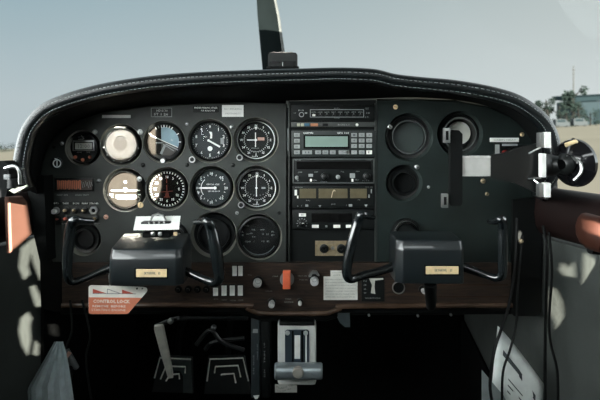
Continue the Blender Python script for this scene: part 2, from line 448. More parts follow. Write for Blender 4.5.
# rear cabin side panels; the unseen right one is sized to block the sun
structure(MB().box((.71, -.98, (ZS + ZH) / 2 + .04), (.03, 1.04, ZH - ZS - .08)).build('sun_block_right_rear', LINING, smooth=0))
structure(MB().box((-.645, -1.42, (ZS + ZH) / 2 + .04), (.03, .16, ZH - ZS - .08)).build('wall_left_rear', LINING, smooth=0))
structure(MB().box((-.02, .26, EZ - .055), (1.16, .42, .02)).build('light_stop_deck', BLKM, smooth=0))  # unseen deck added to keep windscreen light out of the footwell
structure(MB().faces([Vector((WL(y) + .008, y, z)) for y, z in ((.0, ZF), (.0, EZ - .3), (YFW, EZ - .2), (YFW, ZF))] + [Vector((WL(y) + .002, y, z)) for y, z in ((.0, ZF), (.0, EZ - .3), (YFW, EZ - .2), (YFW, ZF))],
    [[0, 1, 2, 3], [4, 5, 6, 7], [0, 1, 5, 4], [1, 2, 6, 5], [2, 3, 7, 6], [3, 0, 4, 7]]).build('footwell_shade_left', CARPET, smooth=0))  # dark sheet added over the wall to stand for footwell shade
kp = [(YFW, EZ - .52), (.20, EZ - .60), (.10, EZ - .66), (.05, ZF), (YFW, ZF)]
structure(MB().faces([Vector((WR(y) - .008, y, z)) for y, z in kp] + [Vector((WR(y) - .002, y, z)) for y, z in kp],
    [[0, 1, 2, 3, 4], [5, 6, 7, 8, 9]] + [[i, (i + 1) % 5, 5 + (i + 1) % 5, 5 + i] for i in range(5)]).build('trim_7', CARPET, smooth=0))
structure(MB().box((.71, -.76, (ZH + ZR) / 2), (.03, 1.48, ZR - ZH)).build('wall_right_upper', LINING, smooth=0))
structure(MB().box((-.71, -.76, (ZH + ZR) / 2), (.03, 1.48, ZR - ZH)).build('wall_left_upper', LINING, smooth=0))
# windscreen posts and windscreen
for f, nm in ((WL, 'trim_3'), (WR, 'trim_4')):
    structure(MB().tube([(wx(f, -.28) , -.42, ZH + .05), (wx(f, -.28), -.45, ZS + .05)], .02, 10).build(nm, LINING))
ws = MB(); rows = []
for t in range(7):
    k = t / 6; y = YFW + .03 - (.52) * k; z = EZ - .02 + (.80) * k; r = []
    for i in range(17):
        u = -1 + 2 * i / 16
        r.append(Vector((-.02 + u * .60, y - (.80 - .3 * k) * abs(u) ** 3, z - .02 * u * u)))
    rows.append(r)
structure(ws.loft(rows, cap=False, closed=False).build('window_1', WIND, smooth=60))

# unseen rear wall added as a sun mask, its holes shaped for each sun patch
def back(p, Y=YBK):
    t = (p.y - Y) / SUND.y; q = p - SUND * t; return (q.x, q.z)
def on_left(px, py, off=0.):
    u = (px - 300) * .002; v = -(py - HZ) * .002
    k = (.52 + .275 - off) / (.275 - u); return Vector((k * u, -CAMD + CAMD * k, EZ + k * v))
def on_right(px, py):
    u = (px - 300) * .002; v = -(py - HZ) * .002
    k = (.475 + .275) / (u + .275); return Vector((k * u, -CAMD + CAMD * k, EZ + k * v))
def circ(cx, cy, r, cut=None, Y=.005, n=28):
    pts = []
    for i in range(n):
        a = 2 * PI * i / n; x, y = cx + r * math.cos(a), cy + r * math.sin(a)
        if cut: x, y = cut(x, y)
        pts.append(P(x, y, Y))
    return pts
LP = lambda *p: [on_left(x, y) for x, y in p]
RP = lambda *p: [on_right(x, y) for x, y in p]
patches = [
    [on_left(x, y, .052) for x, y in ((8, 196), (22, 195), (27, 201), (30, 222), (32, 235), (22, 244), (9, 254), (8, 230))],
    LP((21, 248), (31, 240), (38, 236), (41, 250), (44, 272), (40, 281), (36, 270), (33, 262), (31, 252), (28, 266), (30, 274), (24, 280), (19, 268)),
    LP((30, 287), (35, 285), (42, 300), (43, 306), (36, 307), (33, 298)),
    LP((21, 318), (28, 312), (32, 318), (30, 326), (31, 340), (28, 356), (22, 345), (19, 331)),
    LP((35, 340), (39, 345), (38, 356), (33, 354)),
    LP((53, 323), (57, 325), (58, 337), (54, 333)),
    RP((562, 262), (569, 268), (574, 261), (575, 278), (570, 276), (565, 276), (559, 270)),
    RP((551, 287), (556, 289), (562, 302), (564, 325), (562, 339), (557, 336), (555, 322), (549, 312), (548, 298)),
    RP((584, 252), (600, 262), (606, 300), (600, 330), (588, 318), (583, 290)),
    [P(x, y, -.25) for x, y in ((581, 222), (586, 215), (591, 222), (600, 236), (600, 244), (588, 234))],
    circ(120.5, 144, 15.5),
    circ(125, 190, 17.5, lambda x, y: (min(x, 136.8 - (.25 * (y - 190) if y < 190 else 0) * -1 * 0), y)),
    [P(x, y, .005) for x, y in ((155.5, 127), (155.8, 154.5), (152, 154), (149.5, 149), (148.3, 142), (149.5, 134), (152, 129.5))],
    [P(x, y, .005) for x, y in ((161, 174.5), (161.5, 186), (159, 196), (155.5, 200.5), (152, 197), (150, 190), (151, 182), (155, 177))],
]
bmk = bmesh.new(); es = []
def loop(pts):
    v = [bmk.verts.new((x, YBK, z)) for x, z in pts]
    for i in range(len(v)): es.append(bmk.edges.new((v[i], v[(i + 1) % len(v)])))
loop([(-.58, EZ + .575), (.58, EZ + .575), (.58, EZ + .75), (-.58, EZ + .75)])  # opening added for fill light on the panel from behind
loop([(-.75, ZF - .3), (.75, ZF - .3), (.75, ZR + .12), (-.75, ZR + .12)])
for pt in patches: loop([back(p) for p in pt])
bmesh.ops.triangle_fill(bmk, edges=es, use_beauty=True, use_dissolve=False)
mb = MB(); mb.bm.free(); mb.bm = bmk
structure(mb.build('sun_mask_back', LINING, smooth=0))

# ------------------------------------------------------------------ glareshield hood
pairs = [((20, 193), (40, 196)), ((16, 184), (40, 190)), ((13.5, 170), (40, 180)), ((15, 152), (42, 162)), ((22, 127), (50, 143)), ((38, 107), (68, 126)), ((60, 95.5), (92, 115)), ((100, 84), (125, 108)),
         ((150, 76), (165, 104)), ((200, 72), (210, 102)), ((250, 70), (255, 101)), ((300, 68.5), (300, 100)), ((340, 67.5), (340, 99)),
         ((374, 69), (374, 98)), ((396, 74), (396, 97)), ((422, 77), (420, 97)), ((455, 80), (450, 99)), ((490, 86), (482, 104)), ((517, 94), (505, 114)),
         ((537, 106), (522, 128)), ((551, 120), (534, 146)), ((559, 138), (541, 164)), ((561, 158), (543, 178)), ((559, 176), (544, 188)), ((551, 190), (545, 195)), ((547, 200), (545, 203))]
YLP = -.15
lip = smooth_path([P(a[0], a[1], YLP) for a, b in pairs], 6); inn = smooth_path([P(b[0], b[1], .0) for a, b in pairs], 6)
cen = P(290, 190, YLP)
hood = thing('glareshield', 'black padded glareshield hood arching over the instrument panel', 'glareshield', P(290, 215, -.05))
rings = []; st1 = MB(); st2 = MB(); prev = None
for i, (a, b) in enumerate(zip(lip, inn)):
    t = (lip[min(i + 1, len(lip) - 1)] - lip[max(i - 1, 0)]).normalized()
    o = Vector((t.z, 0, -t.x))                       # in-plane normal
    if o.dot(a - cen) < 0: o = -o
    fwd = Vector((0, 1, 0)); ri = .0115
    c = a - o * ri
    prof = [b + fwd * .004 + o * .03, b + fwd * .004, b * .6 + c * .4 - o * .004, c - o * ri + fwd * .012]
    for k in range(9):
        an = math.radians(-80 + 20 * k)              # rounded lip, from underside round the front to the top
        prof.append(c + o * ri * math.sin(an) - fwd * ri * math.cos(an))
    prof += [a + fwd * .03 - o * .001, a * .5 + b * .5 + o * .004 + fwd * .03, b + fwd * .06 + o * .035, b + fwd * .30 - Vector((0, 0, .0)) + o * .0]
    rings.append(prof)
hd = MB()
n = len(rings[0]); vs = [p for r in rings for p in r]; fs = []
for i in range(len(rings) - 1):
    for k in range(n - 1): fs.append([i * n + k, i * n + k + 1, (i + 1) * n + k + 1, (i + 1) * n + k])
fs += [list(range(n)), [(len(rings) - 1) * n + k for k in range(n)]]
hd.faces(vs, fs); hd.build('padded_hood', LEATH, hood, 50)
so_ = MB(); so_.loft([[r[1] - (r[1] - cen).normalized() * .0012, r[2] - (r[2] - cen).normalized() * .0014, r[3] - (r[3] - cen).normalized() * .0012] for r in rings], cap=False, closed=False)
part_label(so_.build('soffit_shade', HOOD_SHADE, hood, 60), 'shade under the hood, painted as a dull black layer')  # shade under the hood, put in as a darker layer
# stitch rows: short thread dashes along the lip
L_ = [(lip[i], lip[i + 1]) for i in range(len(lip) - 1)]
for row, (ang, mbs) in enumerate(((12, st1), (-48, st2))):
    acc = 0.; path = []
    for i, a in enumerate(lip):
        t = (lip[min(i + 1, len(lip) - 1)] - lip[max(i - 1, 0)]).normalized(); o = Vector((t.z, 0, -t.x))
        if o.dot(a - cen) < 0: o = -o
        an = math.radians(ang); d = o * math.sin(an) - Vector((0, 1, 0)) * math.cos(an)
        path.append((a - o * .0115 + d * .0117, d))
    for i in range(len(path) - 1):
        (p, d), (q, d2) = path[i], path[i + 1]; ln = (q - p).length; k = max(1, int(ln / .0052))
        for j in range(k):
            s0 = p.lerp(q, (j + .15) / k); s1 = p.lerp(q, (j + .75) / k); tt = (s1 - s0).normalized(); w_ = d.cross(tt).normalized() * .00045
            up = d * .0006
            mbs.faces([s0 - w_, s0 + w_, s1 + w_, s1 - w_, s0 + up, s1 + up], [[0, 1, 4], [1, 2, 5, 4], [2, 3, 5], [3, 0, 4, 5]])
    part_label(mbs.build('stitching', STITCH, hood, smooth=0), 'pale thread stitching along the hood edge')

# compass on the hood
Yc = -.02
cp = thing('magnetic_compass', 'small black compass box on top of the hood beside the propeller blade', 'compass', P(283, 69, Yc))
MB().prism([(268, 70), (268, 55), (269.5, 52.8), (273, 52), (292, 52), (296, 52.8), (297.5, 55), (297.5, 70)], Yc, .05).build('housing', BLK, cp, 30)
MB().prism([(269.5, 68.5), (270, 61), (295.5, 61), (296, 68.5)], Yc - .001, .002).build('window', mat('compass_glass', (.003, .004, .004), .2), cp, 30)
MB().flat([(282.3, 62), (283, 62), (283, 68), (282.3, 68)], Yc - .0015).build('lubber_line', DIM, cp, 0)
MB().rect(266.5, 66, 299, 71, Yc - .004, .06, .002).build('base', BLKM, cp)

# ------------------------------------------------------------------ panel plates
YF = -.012
def plate(parent, outline, holes, name='plate', m=PANEL, rimm=RIM, Y0=YF, Yb=0.0):
    rims = []
    bm = bmesh.new(); es = []
    def lp(pts):
        v = [bm.verts.new(p) for p in pts]
        for i in range(len(v)): es.append(bm.edges.new((v[i], v[(i + 1) % len(v)])))
        return v
    nb = len(outline)
    v0 = lp([P(x, y, Y0) for x, y in outline])
    for (cx, cy, r) in holes:
        k = S(Y0); c = P(cx, cy, Y0)
        lp([c + Vector((math.cos(2 * PI * i / 48), 0, math.sin(2 * PI * i / 48))) * (r + 2.1) * k for i in range(48)])
    bmesh.ops.triangle_fill(bm, edges=es, use_beauty=True)
    for f in bm.faces:
        f.normal_update()
        if f.normal.y > 0: f.normal_flip()
    mb = MB(); mb.bm.free(); mb.bm = bm
    # rounded plate edge
    cx = sum(p[0] for p in outline) / nb; cy = sum(p[1] for p in outline) / nb
    o1 = [P(x, y, Y0) for x, y in outline]
    o2 = []; 
    for i in range(nb):
        a, b_ = Vector(outline[i - 1]), Vector(outline[(i + 1) % nb]); t = (b_ - a).normalized(); nn = Vector((t.y, -t.x))
        if nn.dot(Vector(outline[i]) - Vector((cx, cy))) < 0: nn = -nn
        q = Vector(outline[i]) + nn * 1.3
        o2.append(P(q.x, q.y, Y0 + .003))
    mb.loft([o1, o2, [p + Vector((0, Yb - Y0 - .003, 0)) for p in o2]], cap=False)
    for (cx, cy, r) in holes:
        k = S(Y0); c = P(cx, cy, 0)
        rims.append(MB().lathe(Vector((P(cx, cy, Y0).x, 0, P(cx, cy, Y0).z)), [((r + 2.1) * k, Y0), ((r + 1.8) * k, Y0 + .001), ((r + .4) * k, -.002), ((r - .2) * k, .008)], 48))
    pl_ = mb.build(name, m, parent, 40, fixn=False)
    for q in rims: q.build('cutout_rim', rimm, pl_, 60)
    return pl_
def screw(parent, px, py, r=2.2, m=CHROME, Y=YF):
    mb = MB(); k = S(Y); c = P(px, py, Y)
    mb.lathe(c, [(r * k, 0), (r * k, -.001), (r * .6 * k, -.0022), (.0001, -.0024)], 14)
    mb2 = mb.build('screw', m, parent)
    sl = MB(); a = random.uniform(0, 3); d = Vector((math.cos(a), 0, math.sin(a)))
    sl.box(c + Vector((0, -.0023, 0)), (r * 1.5 * k, .0006, .4 * k), rot=Matrix.Rotation(-a, 3, 'Y')); sl.build('slot', BLKM, mb2, 0)

lout = [(286, 104), (286, 262), (54, 262), (47, 250), (42.5, 225), (40.5, 190), (42, 165), (48, 147), (60, 132), (78, 121), (105, 112), (150, 107), (200, 104.5), (250, 103.5)]
lout = [(p.x, p.y) for p in [Vector(q) for q in lout]]
G = dict(clock=(83, 148, 16), asi=(121, 145, 19.2), att=(164, 142, 19.4), alt=(210, 141, 20.2), vor1=(256, 140, 20.6), tc=(125, 190, 20),
         dg=(167, 189, 20), vsi=(212, 188, 20.4), vor2=(257, 188, 20.6), eng=(259, 237, 21), blank=(214, 235, 21), lowl=(84, 239, 15))
lp_ = thing('dashboard', 'dark green-black flight instrument panel left of the radios', 'instrument panel', P(165, 262, 0))
plate(lp_, lout, list(G.values()))
MB().prism([(286, 100), (286, 262), (50, 262), (42, 240), (40, 190), (42, 160), (60, 128), (105, 108), (200, 100)], .03, .004).build('backing', BLKM, lp_, 0)
for x, y, r, mm in ((95, 132, 2.6, ALU), (140, 132, 2.8, ALU), (62, 143.5, 2.0, STEEL), (139.5, 179, 2.6, ALU), (99, 181, 2.2, STEEL), (140.5, 205, 3., GOLD), (232, 127, 2.2, STEEL), (106, 217, 2.4, mat('copper', (.6, .36, .28), .5, .3)),
                    (187, 124, 1.8, STEEL), (143, 165, 2.2, BLK), (187, 165, 2.2, BLK), (233, 165, 2.2, BLK), (237, 213, 1.8, STEEL), (279, 213, 1.8, BLK), (54, 147, 2, BLK)):
    screw(lp_, x, y, r, mm)

rp_ = thing('dashboard', 'dark passenger-side instrument panel right of the radios', 'instrument panel', P(460, 262, 0))
rout = [(377.5, 101), (420, 100.5), (458, 102.5), (488, 108), (510, 117), (526, 131), (536, 148), (541, 172), (542, 262), (377.5, 262)]
RH = [(409, 137, 22), (460, 134, 21), (404, 183, 16.5)]
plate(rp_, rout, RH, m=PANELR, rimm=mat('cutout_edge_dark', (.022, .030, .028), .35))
MB().prism([(377, 99), (377, 262), (543, 262), (541, 170), (530, 135), (505, 112), (455, 100)], .045, .004).build('backing', BLKM, rp_, 0)
for x, y, r, mm in ((395.5, 107, 2.4, GOLD), (390, 127, 2.4, STEEL), (417, 167, 2.4, STEEL), (428.5, 187, 1.5, ALU), (522, 134.5, 2.2, GOLD), (483, 181, 2.6, BRASS), (487, 194, 2., BRASS), (440, 248, 1.6, STEEL)):
    screw(rp_, x, y, r, mm)

# ------------------------------------------------------------------ instruments
YD = .005
def gauge(name, label, key, rd, dial=DIAL, cat='flight instrument', bez_in=None, glass=True):
    cx, cy, R = G[key]
    t = thing(name, label, cat, P(cx, cy + R, 0), 'round flight instruments')
    k = S(0); c = P(cx, cy, 0)
    MB().lathe(c, [((R - .4) * k, .020), ((R - .4) * k, -.005), ((R - 1.4) * k, -.0075), ((rd + 1.5) * k, -.0065), ((rd + .3) * k, -.003), (rd * k, YD + .001), (rd * k, .024)], 56).build('bezel', BLK, t, 30)
    MB().disc(cx, cy, rd + .3, YD, 48, .012).build('dial_face', dial, t, 30)
    if glass: MB().disc(cx, cy, rd + .6, -.0022, 40, .0008).build('cover_glass', GLASS, t, 30)
    return t, cx, cy
Y1 = YD - .0008; Y2 = YD - .0016; Y3 = YD - .003
def part(t, mb, name, m): return mb.build(name, m, t, 0, fixn=False)
def facing(mb):
    for f in mb.bm.faces:
        f.normal_update()
        if f.normal.y > 0: f.normal_flip()
    return mb
def mk(t, mb, name='markings', m=WHITE): return facing(mb).build(name, m, t, 0, fixn=False)
def needle(t, cx, cy, a, r0, r1, w, m=WHITE, w1=None, name='needle', Y=Y3):
    mb = MB(); mb.tick(cx, cy, a, r0, r1, w, Y, w1); mb.disc(cx, cy, max(1.2, w * .8), Y - .0002, 12)
    return mk(t, mb, name, m)
def ticks(mb, cx, cy, angs, r0, r1, w, Y=Y1):
    for a in angs: mb.tick(cx, cy, a, r0, r1, w, Y)
def nums(mb, cx, cy, lst, r, h, Y=Y1):
    for s_, a in lst:
        q = math.radians(a); mb.text(s_, cx + r * math.sin(q), cy - r * math.cos(q), h, Y, bold=.02)

# clock
t, cx, cy = gauge('clock', 'small round digital clock with grey display and coral buttons, upper left', 'clock', 14.2, cat='clock', glass=False)
MB().rect(72.5, 140, 94, 151, YD - .004, .005, .0008).build('display_frame', STEEL, t)
mk(t, MB().flat([(73.6, 142), (93, 142), (93, 150), (73.6, 150)], YD - .0042), 'display_bezel', BLKM)
mk(t, MB().flat([(75, 143), (92, 143), (92, 149.3), (75, 149.3)], YD - .0044), 'display', LCDG)
mk(t, MB().text('12:00', 84, 146.2, 4, YD - .0047, 12), 'digits', PAPERD)
for a_ in (('DAVTRON', 81, 137, 1.1, Y1, 6), ('ELAPSED', 79.5, 152.2, .9, Y1, 5), ('TIME', 88, 152.2, .9, Y1, 4)): mk(t, MB().text(*a_), 'lettering')
mk(t, MB().line(81, 135, 84, 139, .8, Y1).line(84, 139, 78, 139.5, .8, Y1), 'maker_mark')
for x, y in ((75.5, 157), (83, 159.8), (90.2, 157)):
    b = MB().lathe(P(x, y, YD), [(1.7 * .002, 0), (1.6 * .002, -.003), (.8 * .002, -.004), (.0001, -.0041)], 14).build('button', TREAD, t); part_label(b, 'coral push button')
# airspeed
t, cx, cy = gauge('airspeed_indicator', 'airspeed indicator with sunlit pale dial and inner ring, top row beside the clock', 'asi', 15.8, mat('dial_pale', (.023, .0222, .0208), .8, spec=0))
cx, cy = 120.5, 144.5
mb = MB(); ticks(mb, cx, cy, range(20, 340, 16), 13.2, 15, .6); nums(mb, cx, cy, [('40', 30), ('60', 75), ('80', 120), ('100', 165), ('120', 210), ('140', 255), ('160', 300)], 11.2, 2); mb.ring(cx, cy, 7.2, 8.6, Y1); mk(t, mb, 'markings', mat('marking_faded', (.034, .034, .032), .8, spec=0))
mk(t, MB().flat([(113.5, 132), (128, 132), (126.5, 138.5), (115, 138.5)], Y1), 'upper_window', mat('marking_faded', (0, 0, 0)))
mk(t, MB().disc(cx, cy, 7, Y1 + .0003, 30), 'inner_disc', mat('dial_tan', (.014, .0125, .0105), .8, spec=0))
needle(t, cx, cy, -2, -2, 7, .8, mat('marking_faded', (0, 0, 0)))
mk(t, MB().ring(121, 145, 13, 13.01, .05) if 0 else MB().text('AIRSPEED', 121, 127.2, 1.6, -.0078, 13), 'lettering', DIM)
bzl = MB(); ticks(bzl, 121, 145, (100, 125, 152, 180, 205, 235, 262), 16.8, 18.2, .9, -.0071); mk(t, bzl, 'bezel_marks', DIM)
# attitude indicator
t, cx, cy = gauge('attitude_indicator', 'attitude indicator with tilted blue sky half, top row second from the left', 'att', 17.6, DIAL)
def chord(cx, cy, r, a0, a1, n=24):
    return [(cx + r * math.sin(math.radians(a0 + (a1 - a0) * i / n)), cy - r * math.cos(math.radians(a0 + (a1 - a0) * i / n))) for i in range(n + 1)]
mk(t, MB().flat(chord(cx, cy, 15, -62, 112), Y1), 'sky_card', SKYB)
mk(t, MB().flat(chord(cx, cy, 15, 112, 298), Y1), 'ground_card', mat('horizon_ground', (.05, .047, .04), .6))
mk(t, MB().flat(chord(cx, cy, 17.4, 188, 350), Y1 - .0001), 'glare_strip', DIALM)  # glare down the dial's left side, painted as a tan sector
mb = MB()
for a in (-60, -30, -20, -10, 0, 10, 20, 30, 60, 90): mb.tick(cx, cy, a, 14.6, 17.2, 1.1 if a in (0, 30, -30) else .7, Y2)
mb.line(cx - 13, cy - 6.5, cx + 14, cy + 5.5, .7, Y2); mb.text('20', cx + 8, cy - 2, 1.6, Y2, rot=-.42)
mk(t, mb)
mk(t, MB().line(cx - 8, cy + .8, cx - 1.5, cy + .8, 1, Y3).line(cx + 1.5, cy + 2, cx + 14, cy + 8, 1.1, Y3).line(cx - 1, cy + 2, cx + 10, cy + 9, .8, Y3).line(cx + 1, cy + 3, cx - 3, cy + 12, 2.4, Y3), 'aircraft_symbol', DIM)
mk(t, MB().flat(chord(cx, cy, 17.4, 140, 220), Y3 - .0004), 'lower_mask', BLK)
MB().lathe(P(163.5, 160.5, -.004), [(2.6 * .002, 0), (2.6 * .002, -.006), (2.1 * .002, -.008), (.0001, -.008)], 16).build('cage_knob', STEEL, t)
# altimeter
t, cx, cy = gauge('altimeter', 'altimeter with single white hand pointing to four, top row', 'alt', 18, DIALG)
mb = MB(); nums(mb, cx, cy, [(str(i), i * 36) for i in range(10)], 14.4, 3.2); ticks(mb, cx, cy, [i * 7.2 for i in range(50) if i % 5], 16.6, 17.6, .4)
mb.text('ALT', cx - 4.5, cy - 4.2, 1.4, Y1).disc(cx, cy + 7.6, 2.5, Y1, 16); mb.flat([(cx - 1, cy - 9.5), (cx + 2, cy - 9), (cx + 2.3, cy - 6), (cx + 2, cy - 2.5), (cx, cy - 2.5), (cx + .4, cy - 6)], Y1)
mk(t, mb)
mk(t, MB().flat([(cx + 10.5, cy - 3), (cx + 14, cy - 3), (cx + 14, cy + 3), (cx + 10.5, cy + 3)], Y1), 'pressure_window', DIM)
needle(t, cx - 1.5, cy - .5, 119, -1, 13.2, 1.6, WHITE, 1.8)
def side_knob(t, x, y, r=3.4):
    k = .002; c = P(x, y, YF)
    kb = MB().lathe(c, [(r * k, .002), (r * k, -.008), ((r - .8) * k, -.0095), (r * .55 * k, -.0095), (r * .5 * k, -.008), (.0001, -.008)], 20).build('setting_knob', BLK, t)
    MB().ring(x, y, r * .62, r * .95, YF - .0098, 24).build('knob_ring', STEEL, kb, 0)
    return kb
side_knob(t, 192, 159.5)
# VORs
def vor(label, key, na, knob):
    t, cx, cy = gauge('course_deviation_indicator', label, key, 18.8)
    mb = MB(); mb.ring(cx, cy, 18.1, 19.1, Y1 - .003 if 0 else Y1, 56)
    nums(mb, cx, cy, [(s_, i * 30) for i, s_ in enumerate(('N', '3', '6', 'E', '12', '15', 'S', '21', '24', 'W', '30', '33'))], 14.6, 2.2)
    ticks(mb, cx, cy, [i * 10 for i in range(36)], 11.3, 12.4, .45)
    mb.flat([(cx - 1.6, cy - 13.2), (cx + 1.6, cy - 13.2), (cx, cy - 10)], Y1).text('NAV', cx - 1, cy + 18 - 1.6, 1.2, Y1, 6)
    mk(t, mb)
    side_knob(t, *knob)
    return t, cx, cy
t, cx, cy = vor('course deviation indicator with crossed needles, top row beside the radios', 'vor1', 0, (239.5, 157.5))
needle(t, cx - .5, cy, 0, -7, 7.5, .9, name='localizer_needle'); needle(t, cx, cy, 90, -9, 1, .9, name='glideslope_needle')
mk(t, MB().flat([(cx + 1.6, cy - 2.6), (cx + 8.4, cy - 2.6), (cx + 8.4, cy + .4), (cx + 1.6, cy + .4)], Y2), 'flag_window', mat('flag_coral', (.5, .3, .24), .5))
mk(t, MB().text('VOR/LOC', cx - 1, cy + 8.2, 1.2, Y1, 8), 'lettering', DIM)
t, cx, cy = vor('course deviation indicator with one vertical needle, second row beside the radios', 'vor2', 0, (241, 205))
needle(t, cx - .6, cy, 0, -8.5, 12.5, .9, name='localizer_needle')
mk(t, MB().flat([(cx + 4.5, cy - 1), (cx + 8.5, cy - 1), (cx + 8.5, cy + .8), (cx + 4.5, cy + .8)], Y2), 'flag_window', DIM)
mb = MB(); ticks(mb, cx, cy - 9, [125 + 11 * i for i in range(11)], 16, 17, .5); mk(t, mb, 'deviation_dots', DIM)
# turn coordinator
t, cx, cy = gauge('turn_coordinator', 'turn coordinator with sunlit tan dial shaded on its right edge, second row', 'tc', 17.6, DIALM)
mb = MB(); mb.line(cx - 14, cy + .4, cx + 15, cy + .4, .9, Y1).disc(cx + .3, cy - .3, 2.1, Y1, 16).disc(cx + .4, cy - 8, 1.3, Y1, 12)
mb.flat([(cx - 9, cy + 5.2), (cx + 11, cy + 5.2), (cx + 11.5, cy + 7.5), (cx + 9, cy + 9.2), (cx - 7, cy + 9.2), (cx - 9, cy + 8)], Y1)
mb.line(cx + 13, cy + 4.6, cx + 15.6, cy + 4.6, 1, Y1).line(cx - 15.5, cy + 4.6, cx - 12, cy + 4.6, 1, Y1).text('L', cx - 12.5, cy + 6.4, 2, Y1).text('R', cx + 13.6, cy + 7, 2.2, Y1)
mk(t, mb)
# heading indicator
t, cx, cy = gauge('heading_indicator', 'heading indicator with black compass card and red lubber aircraft, second row', 'dg', 17.6, mat('dial_brown', (.007, .0065, .006), .8, spec=0))
mk(t, MB().flat(chord(cx, cy, 17.2, 200, 348), Y1 + .0004), 'glare_wedge', DIALM)  # reflected wedge on the card, painted in tan
mb = MB(); ticks(mb, cx, cy, [i * 10 for i in range(36)], 15.6, 17.4, .9)
nums(mb, cx, cy, [(s_, i * 30) for i, s_ in enumerate(('N', '3', '6', 'E', '12', '15', 'S', '21', '24', 'W', '30', '33'))], 12, 2.4); mk(t, mb)
CORAL = mat('symbol_red', (.11, .03, .022), .7, spec=.1)
mk(t, MB().line(cx - .5, cy - 14, cx - .3, cy - 6, .8, Y2).line(cx - .3, cy - 4, cx, cy + 9, 1.0, Y2).line(cx - 6, cy + 3, cx + 6, cy + 2, .8, Y2).line(cx - 3, cy + 8, cx + 3, cy + 8, 1, Y2).flat([(cx - 1.2, cy + 3), (cx + 1.4, cy + 3), (cx + 2.2, cy + 8), (cx - 2, cy + 8)], Y2), 'aircraft_symbol', CORAL)
# vertical speed
t, cx, cy = gauge('vertical_speed_indicator', 'vertical speed indicator with slate dial and level white hand, second row', 'vsi', 18.2, DIALG)
mb = MB(); ticks(mb, cx, cy, [180 + 90 + 18 * i for i in range(-9, 10)], 12.4, 14, .5)
nums(mb, cx - .5, cy, [('0', 270), ('5', 314), ('10', 0), ('15', 46), ('20', 90), ('5', 226), ('10', 180), ('15', 134)], 14.6, 2.8)
mb.text('VERTICAL SPEED', cx + 1, cy - 3.6, 1.4, Y1, 13).text('FEET PER MINUTE', cx + 2, cy + 3.3, 1.2, Y1, 12); mk(t, mb)
mk(t, MB().ring(cx, cy, 10.6, 11.2, Y1, 20, 232, 320).ring(cx, cy, 14, 15.2, Y1, 8, 246, 258), 'scale_arc', WHITE)
needle(t, cx + 3, cy, 270, 0, 15.5, 2.0, WHITE, 1.6)
mk(t, MB().line(cx + 2.5, cy, cx + 7.5, cy, 2.4, Y3), 'needle_tail', BLK)
# engine cluster
t, cx, cy = gauge('engine_gauge_cluster', 'black engine gauge cluster with faint white lettering below the second course indicator', 'eng', 19.6)
mb = MB()
for x, y, s_, ww in ((247, 225.7, 'FUEL', 5), (253.5, 229.7, 'OIL', 4), (262.5, 229.7, 'AMP', 4.5), (247.6, 234, '30', 2.4), (243, 231.8, 'L', 2), (251, 233.4, '60', 3), (254, 236.8, '10', 3), (263, 234, '0', 2), (267.5, 234.2, '25', 3),
                     (273, 231.7, 'R', 3), (273, 235.2, 'F', 3), (243, 235.2, 'E', 2), (248, 241.7, 'TEMP', 6), (254, 241.4, '/', 1), (263, 241.3, 'PSI', 2.6), (268.2, 241.3, 'E', 2.4)): mb.text(s_, x, y, 1.5, Y1, ww)
mk(t, mb, 'lettering', DIM)
mk(t, MB().ring(cx, cy, 17.2, 18.2, Y1, 30, 120, 242), 'lower_arc', mat('arc_grey', (.10, .12, .12), .4))
# covered instrument openings
def blank(label, key=None, pos=None, rings=(11, 15), name='instrument_cover', dm=DIAL):
    cx, cy, R = pos if pos else G[key]
    t = thing(name, label, 'instrument cover', P(cx, cy + R, 0), 'covered instrument openings')
    k = .002; c = P(cx, cy, 0)
    MB().lathe(c, [((R - .4) * k, .02), ((R - .4) * k, .001), ((R - 4) * k, .003), ((R - 5) * k, -.004), ((R - 6) * k, -.004), ((R - 6.6) * k, .008)], 48).build('ring', BLK, t, 30)
    MB().disc(cx, cy, R - 6.2, .009, 40, .004).build('cover_disc', dm, t, 30)
    return t
blank('dark covered opening behind the right horn of the left yoke', 'blank')
blank('small dark covered opening behind the left horn of the left yoke', 'lowl')
t = blank('dark covered opening with a raised ring, top row right of the radios', pos=(409, 137, 22), dm=mat('cover_green', (.022, .032, .030), .5))
mk(t, MB().ring(409, 137, 16.1, 16.9, -.0043, 48), 'ring_edge', mat('ring_edge', (.10, .115, .11), .4))
t = thing('instrument_cover', 'open instrument hole with a pale disc inside, painted as if sunlit, behind the black clamp bar', 'instrument cover', P(460, 155, 0), 'covered instrument openings')
k = .002; MB().lathe(P(460, 134, 0), [(20.6 * k, .03), (20.6 * k, .001), (17.4 * k, .003), (16.6 * k, -.004), (15.6 * k, -.004), (15 * k, .022)], 48).build('ring', BLK, t, 30)
mk(t, MB().ring(460, 134, 15.7, 16.6, -.0043, 48), 'ring_edge', mat('ring_edge', (.10, .115, .11), .4))
MB().disc(460, 134, 15.2, .023, 40, .004).build('well_bottom', BLKM, t, 30)
MB().disc(459, 133, 11.5, .0205, 36, .002).build('painted_sun_disc', mat('painted_sun_disc', (.42, .43, .39), .7), t, 30)  # pale colour stands in for sun falling on the disc
t = blank('plain black opening below the ringed cover, right of the radios', pos=(404, 183, 16.5), dm=BLKM)

